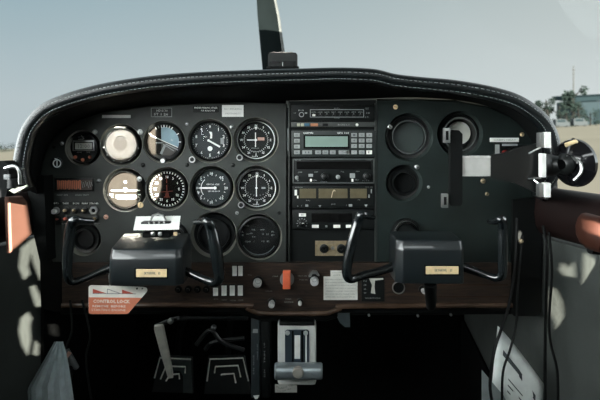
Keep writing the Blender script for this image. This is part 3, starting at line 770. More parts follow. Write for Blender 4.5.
# ------------------------------------------------------------------ placards and small items on the panels
def placard(name, label, x0, y0, x1, y1, m=PAPER, text=(), tm=PAPERD, Y=YF, t=.0012, frame=None, cat='placard'):
    o = thing(name, label, cat, P((x0 + x1) / 2, y1, Y))
    MB().rect(x0, y0, x1, y1, Y - t, t, .0002).build('plate', m, o, 0)
    if frame: 
        mb = MB(); w_ = .6
        for a in ((x0, y0, x1, y0 + w_), (x0, y1 - w_, x1, y1), (x0, y0, x0 + w_, y1), (x1 - w_, y0, x1, y1)): mb.flat([(a[0], a[1]), (a[2], a[1]), (a[2], a[3]), (a[0], a[3])], Y - t - .0003)
        mk(o, mb, 'border', frame)
    if text:
        mb = MB()
        for s_, x, y, h_, w_ in text: mb.text(s_, x, y, h_, Y - t - .0004, w_)
        mk(o, mb, 'lettering', tm)
    return o
placard('label_strip', 'narrow white label strip above the airspeed indicator', 102, 115, 130.5, 118, PAPER)
placard('placard', 'black placard in a grey frame above the attitude indicator', 151, 107.8, 172, 117, RADIO, (('HDG 30', 162, 110.6, 2.2, 11), ('ST 1 26', 161, 114.2, 2.4, 14)), WHITE, frame=DIM)
placard('placard', 'black placard with two white lines of lettering above the altimeter', 193, 106, 219, 112.6, RADIO, (('MANEUVERING SPEED', 206, 107.8, 1.7, 23), ('97 KNOTS', 208, 110.7, 1.6, 14)), WHITE)
placard('placard', 'white paper placard with grey lettering beside the black one, top of the panel', 222, 105, 243.5, 116.8, PAPER, (('NO SMOKING', 233, 109, 1.6, 17), ('FASTEN BELTS', 233, 113.5, 1.5, 15)), DIM)
t = thing('key_lock', 'small round lock with white ring left of the turn coordinator', 'lock', P(57, 168, YF))
MB().lathe(P(57, 163, YF), [(5.6 * k, 0), (5.6 * k, -.003), (4.6 * k, -.004), (.0001, -.004)], 28).build('barrel', BLK, t)
mk(t, MB().ring(57, 163.4, 3.1, 4.3, YF - .0043, 30).line(57, 160.5, 57, 166, 1.2, YF - .0043).line(54.5, 158.6, 57.5, 159.3, 1, YF - .0043), 'white_ring')
# annunciator window
t = thing('annunciator_light', 'coral-lit annunciator window left of the turn coordinator', 'indicator light', P(74, 191, YF))
MB().rect(54.5, 178, 93.5, 191.5, YF - .003, .003, .001).build('frame', BLK, t)
mk(t, MB().flat([(56.5, 179.7), (92, 179.7), (92, 190), (56.5, 190)], YF - .0033), 'window', mat('annunciator_dark', (.05, .035, .03), .4))
mb = MB(); mb2 = MB()
for i in range(13):
    x = 57 + i * 1.85; mb.flat([(x, 180.2 + (i % 3) * .4), (x + 1.45, 180.2 + (i % 2) * .5), (x + 1.8, 189.4 - (i % 3) * .6), (x + .5, 189.6 - (i % 2) * .7)], YF - .0036)
for i in range(6):
    x = 81.5 + i * 1.9; mb2.line(x, 181 + (i % 2), x + 1.4, 188 - (i % 3), .6, YF - .0036)
mk(t, mb, 'coral_bars', TREAD); mk(t, mb2, 'grey_bars', DIM)
mk(t, MB().text('NAV GPS', 62.5, 195, 1.4, YF - .0003, 11).text('ANN TEST', 82, 195, 1.4, YF - .0003, 14), 'lettering', DIM)
# toggle switch cluster
SWN = mat('switch_brass', (.42, .33, .20), .4, .5)
sw_lab = {(56.5, 210.5): ('lock_switch', 'white-capped toggle at the left end of the upper switch row', 'white'), (66.5, 210.3): ('toggle_switch', 'brass toggle second in the upper switch row', 'b'), (75.8, 210.3): ('toggle_switch', 'brass toggle in the middle of the upper switch row', 'b'),
          (85, 210.3): ('toggle_switch', 'brass toggle beside the hexagonal nut in the upper switch row', 'b'), (94, 210.3): ('jack_socket', 'silver hexagonal nut socket at the right end of the upper switch row', 'hex'),
          (58.8, 219): ('toggle_switch', 'small red-tipped toggle at the left end of the lower switch row', 's'), (67, 218.6): ('toggle_switch', 'red-tipped toggle second in the lower switch row', 'r'), (96, 218.6): ('toggle_switch', 'brass toggle at the right end of the lower switch row', 'b')}
for (x, y), (nm, lb, ty) in sw_lab.items():
    t = thing(nm, lb, 'socket' if ty == 'hex' else 'switch', P(x, y + 3.5, YF), 'toggle switches on the left panel')
    c = P(x, y, YF)
    if ty == 'hex':
        MB().lathe(c, [(4.4 * k, 0), (4.4 * k, -.004), (3.6 * k, -.005), (2.4 * k, -.005), (2.3 * k, -.001)], 6).build('hex_nut', CHROME, t, 20)
        MB().disc(x, y, 2.4, YF - .0015, 16, .001).build('socket_hole', BLKM, t); continue
    MB().lathe(c, [(3.5 * k, 0), (3.5 * k, -.003), (2.2 * k, -.004), (.0001, -.004)], 18).build('collar', STEEL if ty == 'white' else BLK, t)
    if ty == 'white': MB().lathe(c + Vector((-.001, 0, -.001)), [(2.2 * k, -.003), (2.6 * k, -.010), (2.2 * k, -.013), (.0001, -.014)], 16).build('cap', BUTTONW, t)
    else: MB().tube([c + Vector((0, -.002, 0)), c + Vector((0, -.011, .001)), c + Vector((0, -.014, .0012))], [.0022, .0032, .0018] if ty != 's' else [.0014, .002, .001], 10).build('lever', SWN if ty == 'b' else mat('switch_red', (.45, .09, .06), .4), t)
o = placard('label_strip', 'row of tiny white switch names above the upper switch row', 52, 201.8, 99, 205, RADIO, (('AUTO', 56, 203.4, 1.6, 6), ('TAXI', 65.5, 203.4, 1.7, 6), ('BCN', 76, 203.4, 1.7, 6), ('NAV', 85, 203.4, 1.7, 6), ('STROBE', 94, 203.4, 1.7, 9)), WHITE, t=.0004)
o = placard('label_strip', 'row of tiny white switch names below the lower switch row', 56, 222.2, 100, 225, RADIO, (('LAND', 66, 223.6, 1.5, 8), ('PITOT', 97, 223.6, 1.5, 5)), DIM, t=.0004)
# right panel labels
o = placard('label_strip', 'white label strip at the far right of the passenger panel', 490, 137.8, 519, 142, PAPER, (('CABIN HEAT', 505, 140, 1.6, 22),), DIM)
t = thing('control_knob_plate', 'small black plate with red knob under the white strip on the passenger panel', 'control', P(505, 155, YF))
MB().rect(494, 142.6, 518, 156, YF - .001, .001).build('plate', BLK, t, 0)
mk(t, MB().flat([(502, 143.8), (517.5, 143.8), (517.5, 146), (502, 146)], YF - .0014).flat([(495, 144.5), (499.5, 144.5), (499.5, 154), (495, 154)], YF - .0014), 'pale_marks', DIM)
part_label(MB().lathe(P(504, 152.5, YF), [(2.4 * k, 0), (2.6 * k, -.008), (1.5 * k, -.011), (.0001, -.011)], 16).build('knob', RED, t), 'small red knob')

# ------------------------------------------------------------------ radio stack
rs = thing('radio_rack', 'black centre rack holding the stacked radios', 'rack', P(332, 262, 0))
MB().prism([(288.5, 101), (376, 100), (376, 262), (288.5, 262)], -.003, .02).build('back_plate', RADIO, rs, 0)
for x in (288.3, 375.2): MB().rect(x, 103, x + 1.6, 262, -.012, .012, .0008).build('side_rail', PANEL, rs)
YR = -.014
def unit(name, label, x0, y0, x1, y1, cat='radio', fm=RADIO, border=None, depth=.02):
    t = thing(name, label, cat, P((x0 + x1) / 2, y1, YR))
    MB().rect(x0, y0, x1, y1, YR, depth, .001).build('faceplate', fm, t)
    if border:
        for a in ((x0, y0, x1, y0 + 1.2), (x0, y1 - 1.2, x1, y1), (x0, y0, x0 + 1.2, y1), (x1 - 1.2, y0, x1, y1)):
            MB().rect(*a, YR - .0015, .0016).build('frame_strip', border, t, 0)
    return t
def btn(t, x0, y0, x1, y1, m=BUTTON, s_=None, name='button'):
    b = MB().rect(x0, y0, x1, y1, YR - .003, .004, .0007).build(name, m, t)
    if s_: mk(b, MB().text(s_, (x0 + x1) / 2, (y0 + y1) / 2, (y1 - y0) * .5, YR - .0033, (x1 - x0) * .45), 'symbol', PAPERD)
    return b
def rknob(t, x, y, r, m=BLK, dpt=.01, name='knob'):
    return MB().lathe(P(x, y, YR), [(r * k, .002), (r * k, -dpt * .4), (r * .8 * k, -dpt * .5), (r * .72 * k, -dpt), (r * .5 * k, -dpt - .001), (.0001, -dpt - .001)], 20).build(name, m, t)
YT = YR - .0005
def led(t, *a):
    mb = MB()
    for s_, x, y, h_, w_ in a: mb.text(s_, x, y, h_, YT, w_)
    return mb
# audio panel
t = unit('audio_panel', 'audio selector panel with outlined switch row at the top of the radio stack', 291, 105, 375, 121, 'audio panel')
mb = MB()
for a in ((310, 109.3, 364, 110), (310, 116.8, 364, 117.4), (310, 109.3, 310.7, 117.4), (363.3, 109.3, 364, 117.4)): mb.flat([(a[0], a[1]), (a[2], a[1]), (a[2], a[3]), (a[0], a[3])], YT)
for i in range(8): mb.text(('COM1', 'COM2', 'NAV1', 'NAV2', 'MKR', 'DME', 'ADF', 'SPKR')[i], 313.5 + 6.7 * i, 112.2, 1.4, YT, 4.6).line(313.5 + 6.7 * i, 113.6, 313.5 + 6.7 * i, 114.6, .9, YT)
mb.text('AUTO', 337, 108.4, 1, YT, 6).text('PHONE', 337, 118, 1, YT, 5).text('TEST', 367, 108.6, 1.6, YT, 3.6).text('HI', 368, 113, 1.4, YT, 3).text('LO', 367, 117, 1.4, YT, 3.6).text('O', 295, 113, 1.3, YT, 3).text('M', 301, 110.4, 1.4, YT, 5).text('I', 306, 113, 1.3, YT, 2.4)
mk(t, mb, 'lettering', DIM)
for i in range(8): MB().rect(312.3 + 6.7 * i, 114.2, 315.3 + 6.7 * i, 116.2, YR - .003, .003, .0004).build('selector_button', BUTTONW if i == 0 else BLK, t)
kb = rknob(t, 301.5, 114.6, 2.6); MB().ring(301.5, 114.6, 1.9, 2.6, YR - .0113, 20).build('knob_ring', DIM, kb, 0)
# annunciator strip under it
t = unit('marker_light_strip', 'narrow strip with cream, blue and orange lights below the audio panel', 291, 122, 375, 127, 'indicator light', mat('strip_grey', (.035, .04, .038), .5))
CREAM = mat('cream', (.36, .36, .27), .5)
for x0, x1, mm in ((297, 300, CREAM), (300.8, 304, CREAM), (304.4, 309.4, BLUE), (310.6, 318, mat('lens_orange', (.42, .17, .08), .5)), (322.5, 328, DIAL)):
    MB().rect(x0, 123.4, x1, 126.2, YR - .002, .003, .0005).build('lens', mm, t)
mk(t, MB().text('BCN LT', 344, 124.8, 1.4, YT, 12), 'lettering', DIM)
MB().lathe(P(357, 124.8, YR), [(1.5 * k, 0), (1.2 * k, -.003), (.0001, -.0035)], 14).build('push_pin', BUTTONW, t)
# GPS
t = unit('navigation_receiver', 'satellite navigation receiver with pale green screen and keypad in the radio stack', 291.5, 130.8, 376, 157.2, 'radio', mat('gps_case', (.014, .019, .018), .4))
MB().rect(303.5, 135, 349.5, 148.6, YR - .001, .002, .0005).build('screen_bezel', BLKM, t)
MB().rect(305.3, 136.3, 347.8, 146.8, YR - .0016, .001).build('screen', LCD, t, 0)
mk(t, MB().text('GARMIN', 308, 133, 1.6, YT, 10).text('GPS 100', 343, 133, 1.6, YT, 12), 'lettering', WHITE)
for y in (135, 140.8, 146.6, 152.3): btn(t, 294, y - 1.9, 299.8, y + 1.9, BUTTON, 'B')
for i, y in enumerate((135, 140.5, 146, 152.3)):
    for j, x in enumerate((354.2, 361.8, 369.3)):
        btn(t, x - 2.8, y - 2, x + 2.8, y + 2, BUTTONW if (i == 3 and j == 2) else BUTTON, '123456789C0E'[i * 3 + j])
for x0, x1, s_ in ((302.3, 312, '- -'), (315.3, 321, 'A'), (322.6, 328.2, 'N'), (330, 335.6, 'W'), (338.8, 349, '> ')): btn(t, x0, 150.4, x1, 154.3, BUTTON, s_)
btn(t, 346, 150.5, 349.2, 154.2, BUTTONW)
# nav/com
FR = mat('frame_grey', (.085, .095, .092), .4, .3)
t = unit('communication_radio', 'radio with a thin grey frame and blank dark display below the keypad receiver', 292.5, 158.6, 374.5, 183.5, 'radio', border=FR)
MB().rect(296.5, 161.5, 371, 169.2, YR - .0008, .001).build('display', mat('display_off', (.004, .004, .004), .15), t, 0)
mk(t, MB().text('KX 155', 298, 160, 1, YT - .0012, 6).text('COM NAV', 369, 159.7, 1, YT - .0012, 7), 'lettering', DIM)
mk(t, MB().text('OFF', 300, 172.3, 1.3, YT, 4.4).text('COMM', 316, 172, 1.3, YT, 3.6).text('PULL', 342.5, 171.7, 1.3, YT, 3.4).text('NAV', 357.8, 171.4, 1.3, YT, 3.4).text('VOL', 298, 180.6, 1.3, YT, 2).text('TEST', 323.7, 181.6, 1, YT, 7).text('25K', 315, 180.3, 1.3, YT, 4).text('ID', 357, 179.8, 1.3, YT, 4).text('PULL', 366, 180.6, 1, YT, 7), 'legend', DIM)
for x, y, r in ((296.7, 177.6, 1.9), (338, 177, 2.2)): rknob(t, x, y, r, BUTTON, .006)
for x, y in ((325, 176.5), (367, 176.2)): rknob(t, x, y, 4, BLK)
btn(t, 308.5, 174, 313, 176.8, BUTTON); btn(t, 350, 173.4, 355, 178, BUTTON); btn(t, 310, 179, 312, 181.6, BUTTONW); btn(t, 351.5, 178.8, 353.5, 181.8, BUTTONW)
# DME / ADF
t = unit('distance_measuring_unit', 'radio with three brown display windows in the middle of the stack', 292.5, 186, 374.5, 207.8, 'radio')
for x0, x1 in ((299.5, 316), (318.6, 347.6), (350.2, 366.8)): MB().rect(x0, 188.7, x1, 198.2, YR - .0008, .001).build('display', AMBER, t, 0)
mk(t, MB().line(331.4, 197.6, 332.8, 191.5, .8, YR - .0012).line(332.8, 191.5, 335, 190, 1.0, YR - .0012).line(333, 190, 335.4, 191.2, .7, YR - .0012), 'digit_trace', mat('digit_cream', (.6, .5, .38), .5))
btn(t, 294.6, 190, 297, 195.4, BUTTONW); btn(t, 297, 195.8, 298.4, 198.4, BUTTONW); btn(t, 368.5, 194.6, 369.8, 197.8, BUTTON); btn(t, 371, 189.4, 372, 193.4, BUTTON)
mk(t, MB().text('KING', 299, 187.3, 1, YT, 7).text('KN 64', 369, 186.9, 1, YT, 7).text('FREQ', 308, 200.6, 1.1, YT, 4).text('VOL', 359, 199.7, 1.1, YT, 3), 'lettering', DIM)
for x, y in ((298, 207 - .3), (306.6, 206.2), (350, 206)): pass
btn(t, 305.4, 204.6, 308.2, 206.8, BUTTON); btn(t, 348.8, 204.4, 352.2, 206.8, BUTTON)
mk(t, MB().flat([(318.4, 205.2), (321.4, 205.2), (320, 207.6)], YT).flat([(364.3, 204.6), (367.6, 204.6), (366, 207)], YT).text('DME', 333.5, 204.2, 1.1, YT, 4).text('R', 298, 206.2, 1.3, YT, 1.4).text('/', 301.6, 205.6, 1.6, YT, 1).text('/', 346.4, 205.4, 1.6, YT, 1), 'legend', DIM)
# transponder
t = unit('transponder', 'transponder with ringed knob and white square buttons at the bottom of the stack', 292.5, 210, 374.5, 229, 'radio')
btn(t, 299, 213.4, 306, 216.6, BUTTONW, 'ID')
kb = rknob(t, 302, 223.4, 3.4)
mb = MB()
for a in range(-120, 121, 30): mb.tick(302, 223.4, a, 4.2, 5.4, .8, YT)
mk(t, mb, 'knob_scale', DIM); mk(kb, MB().tick(302, 223.4, 90, 0, 2.2, .6, YR - .0115), 'pointer', WHITE)
MB().rect(311.5, 213.4, 352, 222.4, YR - .0008, .001).build('display', mat('display_off', (.004, .004, .004), .15), t, 0)
for x0 in (312, 333.5, 346): btn(t, x0, 225, x0 + 6.8, 228, BUTTONW)
btn(t, 325.5, 225.6, 327.4, 227.4, BUTTON)
# headset jack plate
YJ = -.006
t = thing('headset_jack_plate', 'brass plate with two black headset jacks below the radio stack', 'jack plate', P(331, 256, YJ))
MB().rect(315.2, 241, 347.6, 255.8, YJ, .004, .0004).build('plate', BRASS, t, 0)
for x in (324, 341.2):
    MB().lathe(P(x, 248.3, YJ), [(4.4 * k, 0), (4.4 * k, -.004), (3.6 * k, -.005), (1.6 * k, -.005), (1.5 * k, -.001), (.0001, -.001)], 6 if 0 else 22).build('jack', BLK, t)
MB().lathe(P(332.6, 248, YJ), [(1.9 * k, 0), (1.5 * k, -.003), (.0001, -.003)], 12).build('screw', STEEL, t)
mk(t, MB().text('MIC', 324, 253.8, 1.1, YJ - .0004, 5).text('PHONE', 341, 253.8, 1.1, YJ - .0004, 6).text('HEADSET', 332, 243, 1, YJ - .0004, 7), 'lettering', PAPERD)

# ------------------------------------------------------------------ lower walnut panel
YW = -.018
lw = thing('lower_dashboard', 'dark walnut lower panel with padded brown edge under the instruments', 'panel', P(290, 312, YW))
bot = [(62, 303.5), (238, 303.5), (247, 306), (256, 310.5), (266, 311.5), (322, 311.5), (332, 309.5), (341, 306), (350, 304.5), (512, 303.5)]
MB().prism([(62, 263)] + bot + [(512, 263)], YW, .014).build('walnut_board', WOOD, lw, 30)
path = smooth_path([P(x, y + 1.8, YW - .002) for x, y in bot], 6)
MB().tube(path, .0052, 12).build('padded_edge', EDGE, lw)
MB().rect(432, 284.5, 508, 285.5, YW - .0012, .002).rect(432, 296.5, 508, 297.3, YW - .0012, .002).rect(432, 284.5, 433, 297, YW - .0012, .002).build('drawer_seam', EDGE, lw, 0)
und = MB()
und.tube([P(x, y, .0) for x, y in ((62, 309), (240, 309), (262, 316), (326, 316), (348, 310), (512, 309))], .010, 10); und.build('lower_rail', BLKM, lw)
# rocker switches: one built, the others copied
def rocker(label, x0, y0, x1, y1):
    t = thing('rocker_switch', label, 'switch', P((x0 + x1) / 2, y1, YW), 'white rocker switches')
    MB().rect(x0 - .9, y0 - .9, x1 + .9, y1 + .9, YW - .002, .003, .0005).build('frame', BLK, t)
    mx = (x0 + x1) / 2; a, b = P(x0, y0, YW), P(x1, y1, YW); zc = (a.z + b.z) / 2
    mb = MB(); mb.faces([Vector((x, y, z)) for x in (a.x, b.x) for y, z in ((YW - .001, a.z), (YW - .006, a.z), (YW - .0035, zc), (YW - .0045, b.z), (YW - .001, b.z))],
                        [[0, 1, 2, 3, 4], [5, 6, 7, 8, 9], [0, 1, 6, 5], [1, 2, 7, 6], [2, 3, 8, 7], [3, 4, 9, 8]])
    mb.build('rocker', BUTTONW, t, 20); return t
rk = rocker('white rocker switch on the left of the upper pair, walnut panel', 232.6, 265.6, 237, 275.4)
d0 = P(232.6, 265.6, YW)
for (x, y), lb in (((238.4, 265.6), 'white rocker switch on the right of the upper pair, walnut panel'),):
    c = copy_tree(rk, P(x, y, YW) - d0); c['label'] = lb
rk = rocker('white rocker switch at the left end of the lower row of four', 213.4, 287.5, 218.2, 295.2)
tops = rocker('white rocker switch second from left in the lower row of four', 221.8, 285.2, 226.8, 295)
d0 = P(221.8, 285.2, YW)
for x, lb in ((230, 'white rocker switch third from left in the lower row of four'), (238, 'white rocker switch at the right end of the lower row of four')):
    c = copy_tree(tops, P(x, 285.2, YW) - d0); c['label'] = lb
for a_ in (('BCN', 216, 299, 1.2, YW - .0005, 4), ('NAV', 224.4, 300, 1.2, YW - .0005, 5), ('STROBE', 232.8, 300.5, 1.2, YW - .0005, 6), ('LAND', 241, 300, 1.2, YW - .0005, 5), ('PULL', 250, 275, 1.2, YW - .0005, 4), ('CARB', 275, 276.3, 1.2, YW - .0005, 6), ('MIXTURE', 302.5, 276, 1.2, YW - .0005, 9), ('PUSH ON', 303.5, 279.8, 1.1, YW - .0005, 8), ('CIGAR', 269, 291, 1.2, YW - .0005, 7), ('PARK', 288.5, 299, 1.2, YW - .0005, 6), ('BRAKE', 289, 302, 1.2, YW - .0005, 9)): mk(lw, MB().text(*a_), 'lettering', DIM)
# breakers
br = thing('circuit_breaker', 'small black breaker button at the left end of the row of four', 'circuit breaker', P(178.7, 292, YW), 'black breaker buttons')
MB().lathe(P(178.7, 289, YW), [(3.3 * k, 0), (3.3 * k, -.004), (2.5 * k, -.006), (.0001, -.006)], 18).build('collar', BLKM, br); MB().lathe(P(178.7, 289, YW), [(1.8 * k, -.005), (1.8 * k, -.01), (.0001, -.0105)], 14).build('button', BLK, br)
for x, lb in ((188.5, 'small black breaker button second from left in the row of four'), (197.7, 'small black breaker button third from left in the row of four'), (206.6, 'small black breaker button beside the white rockers, right end of its row')):
    c = copy_tree(br, P(x, 289, YW) - P(178.7, 289, YW)); c['label'] = lb
# knobs
def pull_knob(name, label, x, y, r, m, ring=None, cat='knob', collar=None):
    t = thing(name, label, cat, P(x, y + r, YW)); q = S(YW); c = P(x, y, YW)
    MB().lathe(c, [((r + 1.2) * q, 0), ((r + 1.2) * q, -.003), ((r * .6) * q, -.004), ((r * .5) * q, -.008)], 24).build('collar', collar or BLK, t)
    MB().lathe(c, [(r * .6 * q, -.007), (r * q, -.010), (r * q, -.020), (r * .8 * q, -.023), (.0001, -.0235)], 24).build('knob', m, t)
    if ring: MB().ring(x, y, r * .55, r * .7, YW - .0237, 20).build('knob_mark', ring, t, 0)
    return t
SILK = mat('silver_knob', (.55, .56, .55), .4, .3)
pull_knob('pull_knob', 'silver knob between the rocker switches and the orange lever', 258, 281, 4.2, SILK, DIM)
t = pull_knob('pull_knob', 'silver knob under a dark bracket, right of the orange lever', 314.3, 279.3, 4.2, SILK, DIM)
MB().prism([(308.6, 277), (310.5, 273.6), (313, 271.8), (317, 272), (319.5, 276), (317.5, 276), (315.5, 274), (312.5, 274), (311, 277)], YW - .012, .012).build('bracket', STEEL, t)
pull_knob('pull_knob', 'black knob with white centre below the silver knob', 272, 302, 3.1, SILK, DIM)
pull_knob('pull_knob', 'tiny white-tipped knob right of the black lower knob', 300, 301, 1.8, BUTTONW)
pull_knob('pull_knob', 'small silver knob beside the right yoke column, right of the chrome ring', 422, 289, 2.3, SILK)
# carb lever with orange flag
t = thing('engine_lever', 'orange flat lever on a grey round boss in the middle of the walnut panel', 'lever', P(287, 289, YW))
MB().lathe(P(287, 279, YW), [(7 * k, 0), (7 * k, -.004), (6 * k, -.006), (.0001, -.006)], 32).build('boss', mat('boss_grey', (.20, .21, .21), .5), t)
part_label(MB().rect(282.8, 271, 290.4, 289.4, YW - .016, .01, .0015).build('lever_flag', FLAG, t), 'bright orange flat lever')
# chrome ring socket
t = thing('cigar_lighter', 'chrome-ringed round socket left of the right yoke column', 'socket', P(399, 293, YW))
MB().lathe(P(398.5, 287.5, YW), [(6.4 * k, 0), (6.2 * k, -.003), (5.4 * k, -.003), (5.2 * k, .006)], 32).build('chrome_ring', STEEL, t)
MB().disc(398.5, 287.5, 5.3, YW - .001, 24, .001).build('socket', BLKM, t)
# placards on walnut
o = placard('placard', 'large white placard with tab and small print on the walnut panel', 323.6, 276.6, 357.6, 300, mat('placard_card', (.62, .62, .57), .7), [(s_, 340.5, 279.6 + 2.9 * i, 1.1, w_) for i, (s_, w_) in enumerate((('THIS AIRPLANE MUST BE OPERATED', 30), ('AS A NORMAL CATEGORY AIRPLANE', 30), ('IN COMPLIANCE WITH THE LIMITS', 30), ('STATED IN THE FORM OF PLACARDS', 30), ('MARKINGS AND MANUALS', 28), ('NO ACROBATIC MANEUVERS', 30), ('APPROVED  DAY NIGHT VFR IFR', 30)))], mat('print_grey', (.2, .2, .2), .7), Y=YW)
MB().rect(330.5, 270.6, 343.5, 277, YW - .0012, .0012).build('tab', mat('placard_card', (0, 0, 0)), o, 0)
mk(o, MB().text('DO NOT TURN', 337, 272.6, 1.1, YW - .0016, 10).text('OFF', 337, 275.2, 1.1, YW - .0016, 8), 'tab_lettering', mat('print_grey', (0, 0, 0)))
o = placard('placard', 'black placard with white aircraft diagram right of the white placard', 361.5, 276.5, 384.5, 301.5, RADIO, (('WATCH', 372.5, 298.2, 1.6, 15), ('N', 365, 281, 1.6, 3), ('3', 365, 285, 1.6, 3), ('6', 365, 289, 1.6, 3), ('9', 365, 293, 1.6, 3)), DIM, Y=YW)
mk(o, MB().flat([(369, 278.4), (383, 278), (383.5, 279.5), (375, 280.5), (374.5, 287), (375.3, 294), (370.8, 293), (372, 285)], YW - .0016), 'diagram', mat('print_pale', (.5, .5, .45), .6))

# ------------------------------------------------------------------ yokes
YH = -.22
def yoke(label, cx, crease, top, bottom, wl, wr, wt, horns, plate_px, chf):
    t = thing('control_yoke', label, 'control yoke', P(cx, bottom, -.16), 'control yokes')
    sH = S(YH)
    zf = P(cx, crease, YH).z; zb = P(cx, bottom, YH).z; Yb = -.145
    zt = P(cx, top, Yb).z
    x0, x1 = P(wl, 0, YH).x, P(wr, 0, YH).x; ins = .006
    mb = MB()
    cl, cr_ = chf
    plan = [(x0, Yb), (x0, YH + cl), (x0 + cl, YH), (x1 - cr_, YH), (x1, YH + cr_), (x1, Yb)]
    xm_ = (x0 + x1) / 2
    zy = lambda y: zf + (zt - zf) * (y - YH) / (Yb - YH)
    lo = [Vector((x, y, zb)) for x, y in plan]
    mid = [Vector((xm_ + (x - xm_) * .985, y, zy(y) - .014)) for x, y in plan]
    hi = [Vector((xm_ + (x - xm_) * .955, y + (.006 if y < YH + .03 else 0), zy(y))) for x, y in plan]
    mb.loft([lo, mid, hi])
    bmesh.ops.recalc_face_normals(mb.bm, faces=mb.bm.faces[:])
    bmesh.ops.bevel(mb.bm, geom=mb.bm.edges[:], offset=.0024, segments=2, affect='EDGES', profile=.6)
    mb.build('hub', YOKE, t, 60)
    # column to the panel
    cz = (zf + zb) / 2 + .012; cxm = P(cx, 0, YH).x
    MB().lathe(Vector((cxm, 0, cz)), [(.017, Yb - .01), (.017, -.02), (.026, -.02), (.028, -.012), (.028, -.004)], 28).build('column', BLK, t)
    MB().lathe(Vector((cxm, 0, cz)), [(.0225, -.026), (.0235, -.022), (.0225, -.018), (.020, -.018), (.020, -.026)], 28).build('column_collar', STEEL, t)
    for i, (pts, rads) in enumerate(horns):
        mb = MB(); pa = smooth_path([P(x, y, Y) for x, y, Y in pts], 7); mb.tube(pa, interp(rads, 7), 14); mb.build('grip_horn', HORN, t)
    x0, y0, x1, y1 = plate_px
    np_ = MB().rect(x0, y0, x1, y1, YH - .0018, .002, .0004); nb = np_.build('nameplate', GOLD, t, 0)
    mk(nb, MB().text('SKYHAWK', (x0 + x1) / 2 - 1.5, (y0 + y1) / 2, (y1 - y0) * .36, YH - .0021, (x1 - x0) * .38, bold=.02).text('II', x1 - 7.5, (y0 + y1) / 2, (y1 - y0) * .36, YH - .0021, 1.8), 'lettering', PAPERD)
    MB().rect(x0 - 1.6, y0 - 1.4, x1 + 1.6, y1 + 1.4, YH - .0006, .001, .0003).build('nameplate_recess', BLKM, t, 0)
    return t, cxm, cz
Yh = -.215
lh = [
  ([(93, 221, -.20), (84, 220.5, -.21), (75, 220, -.22), (71, 226, Yh), (68.5, 245, Yh), (67.5, 262, Yh), (68, 276, Yh), (72, 281.5, -.21), (84, 279, -.20), (98, 273, -.19), (115, 266, -.18)], [.0042, .0055, .0072, .0080, .0082, .0078, .0072, .0066, .006, .0065, .008]),
  ([(195, 222, -.20), (202, 221.5, -.21), (208, 222, -.22), (211.5, 229, Yh), (215, 245, Yh), (218, 264, Yh), (219, 278, Yh), (214, 282.5, -.21), (203, 279, -.20), (188, 272, -.19), (172, 266, -.18)], [.0042, .0055, .0080, .0095, .0102, .0100, .0085, .0072, .0065, .007, .008])]
ty, cxl, czl = yoke('left black control yoke with a paper clipped on top and gold nameplate', 144.5, 250, 233, 286, 107.5, 182.5, 0, lh, (136, 269.3, 166.6, 277.2), (.006, .010))
rh = [
  ([(373.5, 217.5, -.20), (368, 216.5, -.21), (362, 214.5, -.22), (358, 222, Yh), (352.5, 240, Yh), (348, 260, Yh), (346.8, 274, Yh), (351, 279, -.21), (364, 275, -.20), (380, 271, -.19), (402, 264, -.18)], [.0042, .0055, .0075, .0082, .0085, .0085, .0078, .007, .0065, .007, .008]),
  ([(488.5, 221.5, -.20), (495, 221.5, -.21), (501, 219.5, -.22), (502.8, 228, Yh), (502.6, 246, Yh), (502.4, 262, Yh), (502.2, 274, Yh), (497, 278, -.21), (486, 275, -.20), (472, 270, -.19), (455, 264, -.18)], [.0042, .0055, .0075, .0078, .0078, .0078, .0072, .0066, .006, .007, .008])]
ty2, cxr, czr = yoke('right black control yoke with plain flat top and gold nameplate', 430.5, 241, 231, 284, 396, 465, 0, rh, (426, 266.4, 458.6, 274.2), (.0105, .005))
MB().rect(388, 284, 398, 300, YH, .01) if 0 else None
MB().tube([P(430, 282, -.17), P(431, 300, -.10), P(431, 306, -.06)], [.011, .010, .009], 14).build('cable_sleeve', BLK, ty2)
# clip and paper on left yoke
t = thing('clip_board', 'white paper held by a black spring clip on top of the left yoke', 'clipboard', P(157, 233, -.18))
a, b = [P(133.5, 230.5, -.205), P(179, 229.5, -.205)], [P(136, 217.5, -.14), P(180.5, 217, -.14)]
pp = MB(); up = Vector((0, 0, .002))
pp.faces([a[0], a[1], b[1], b[0], a[0] + up, a[1] + up, b[1] + up, b[0] + up], [[0, 1, 2, 3], [4, 5, 6, 7], [0, 1, 5, 4], [1, 2, 6, 5], [2, 3, 7, 6], [3, 0, 4, 7]]); pp.build('paper', PAPER, t, 0)
MB().box((P(157, 0, -.17).x, -.172, P(0, 224.5, -.172).z), (.050, .018, .011), .003).build('clip_jaw', BLK, t)
MB().tube([P(150, 221, -.165), P(153, 215.5, -.16), P(158, 213.8, -.155), P(163, 215.5, -.16), P(166, 221, -.165)], .0022, 8).build('clip_wire', CHROME, t)
for x in (149, 154, 159, 164): MB().lathe(P(x, 222.5, -.184), [(.0018, 0), (.0012, -.002), (.0001, -.002)], 10).build('rivet', CHROME, t)
MB().box((P(158, 0, -.18).x, -.178, P(0, 233.5, -.178).z), (.045, .03, .009), .002).build('clip_base', BLKM, t)
for x, mm in ((153, CHROME), (160, STEEL), (175.5, GOLD)): MB().box(P(x, 233.8, -.196), (.006, .004, .006), .001).build('clip_foot', mm, t)

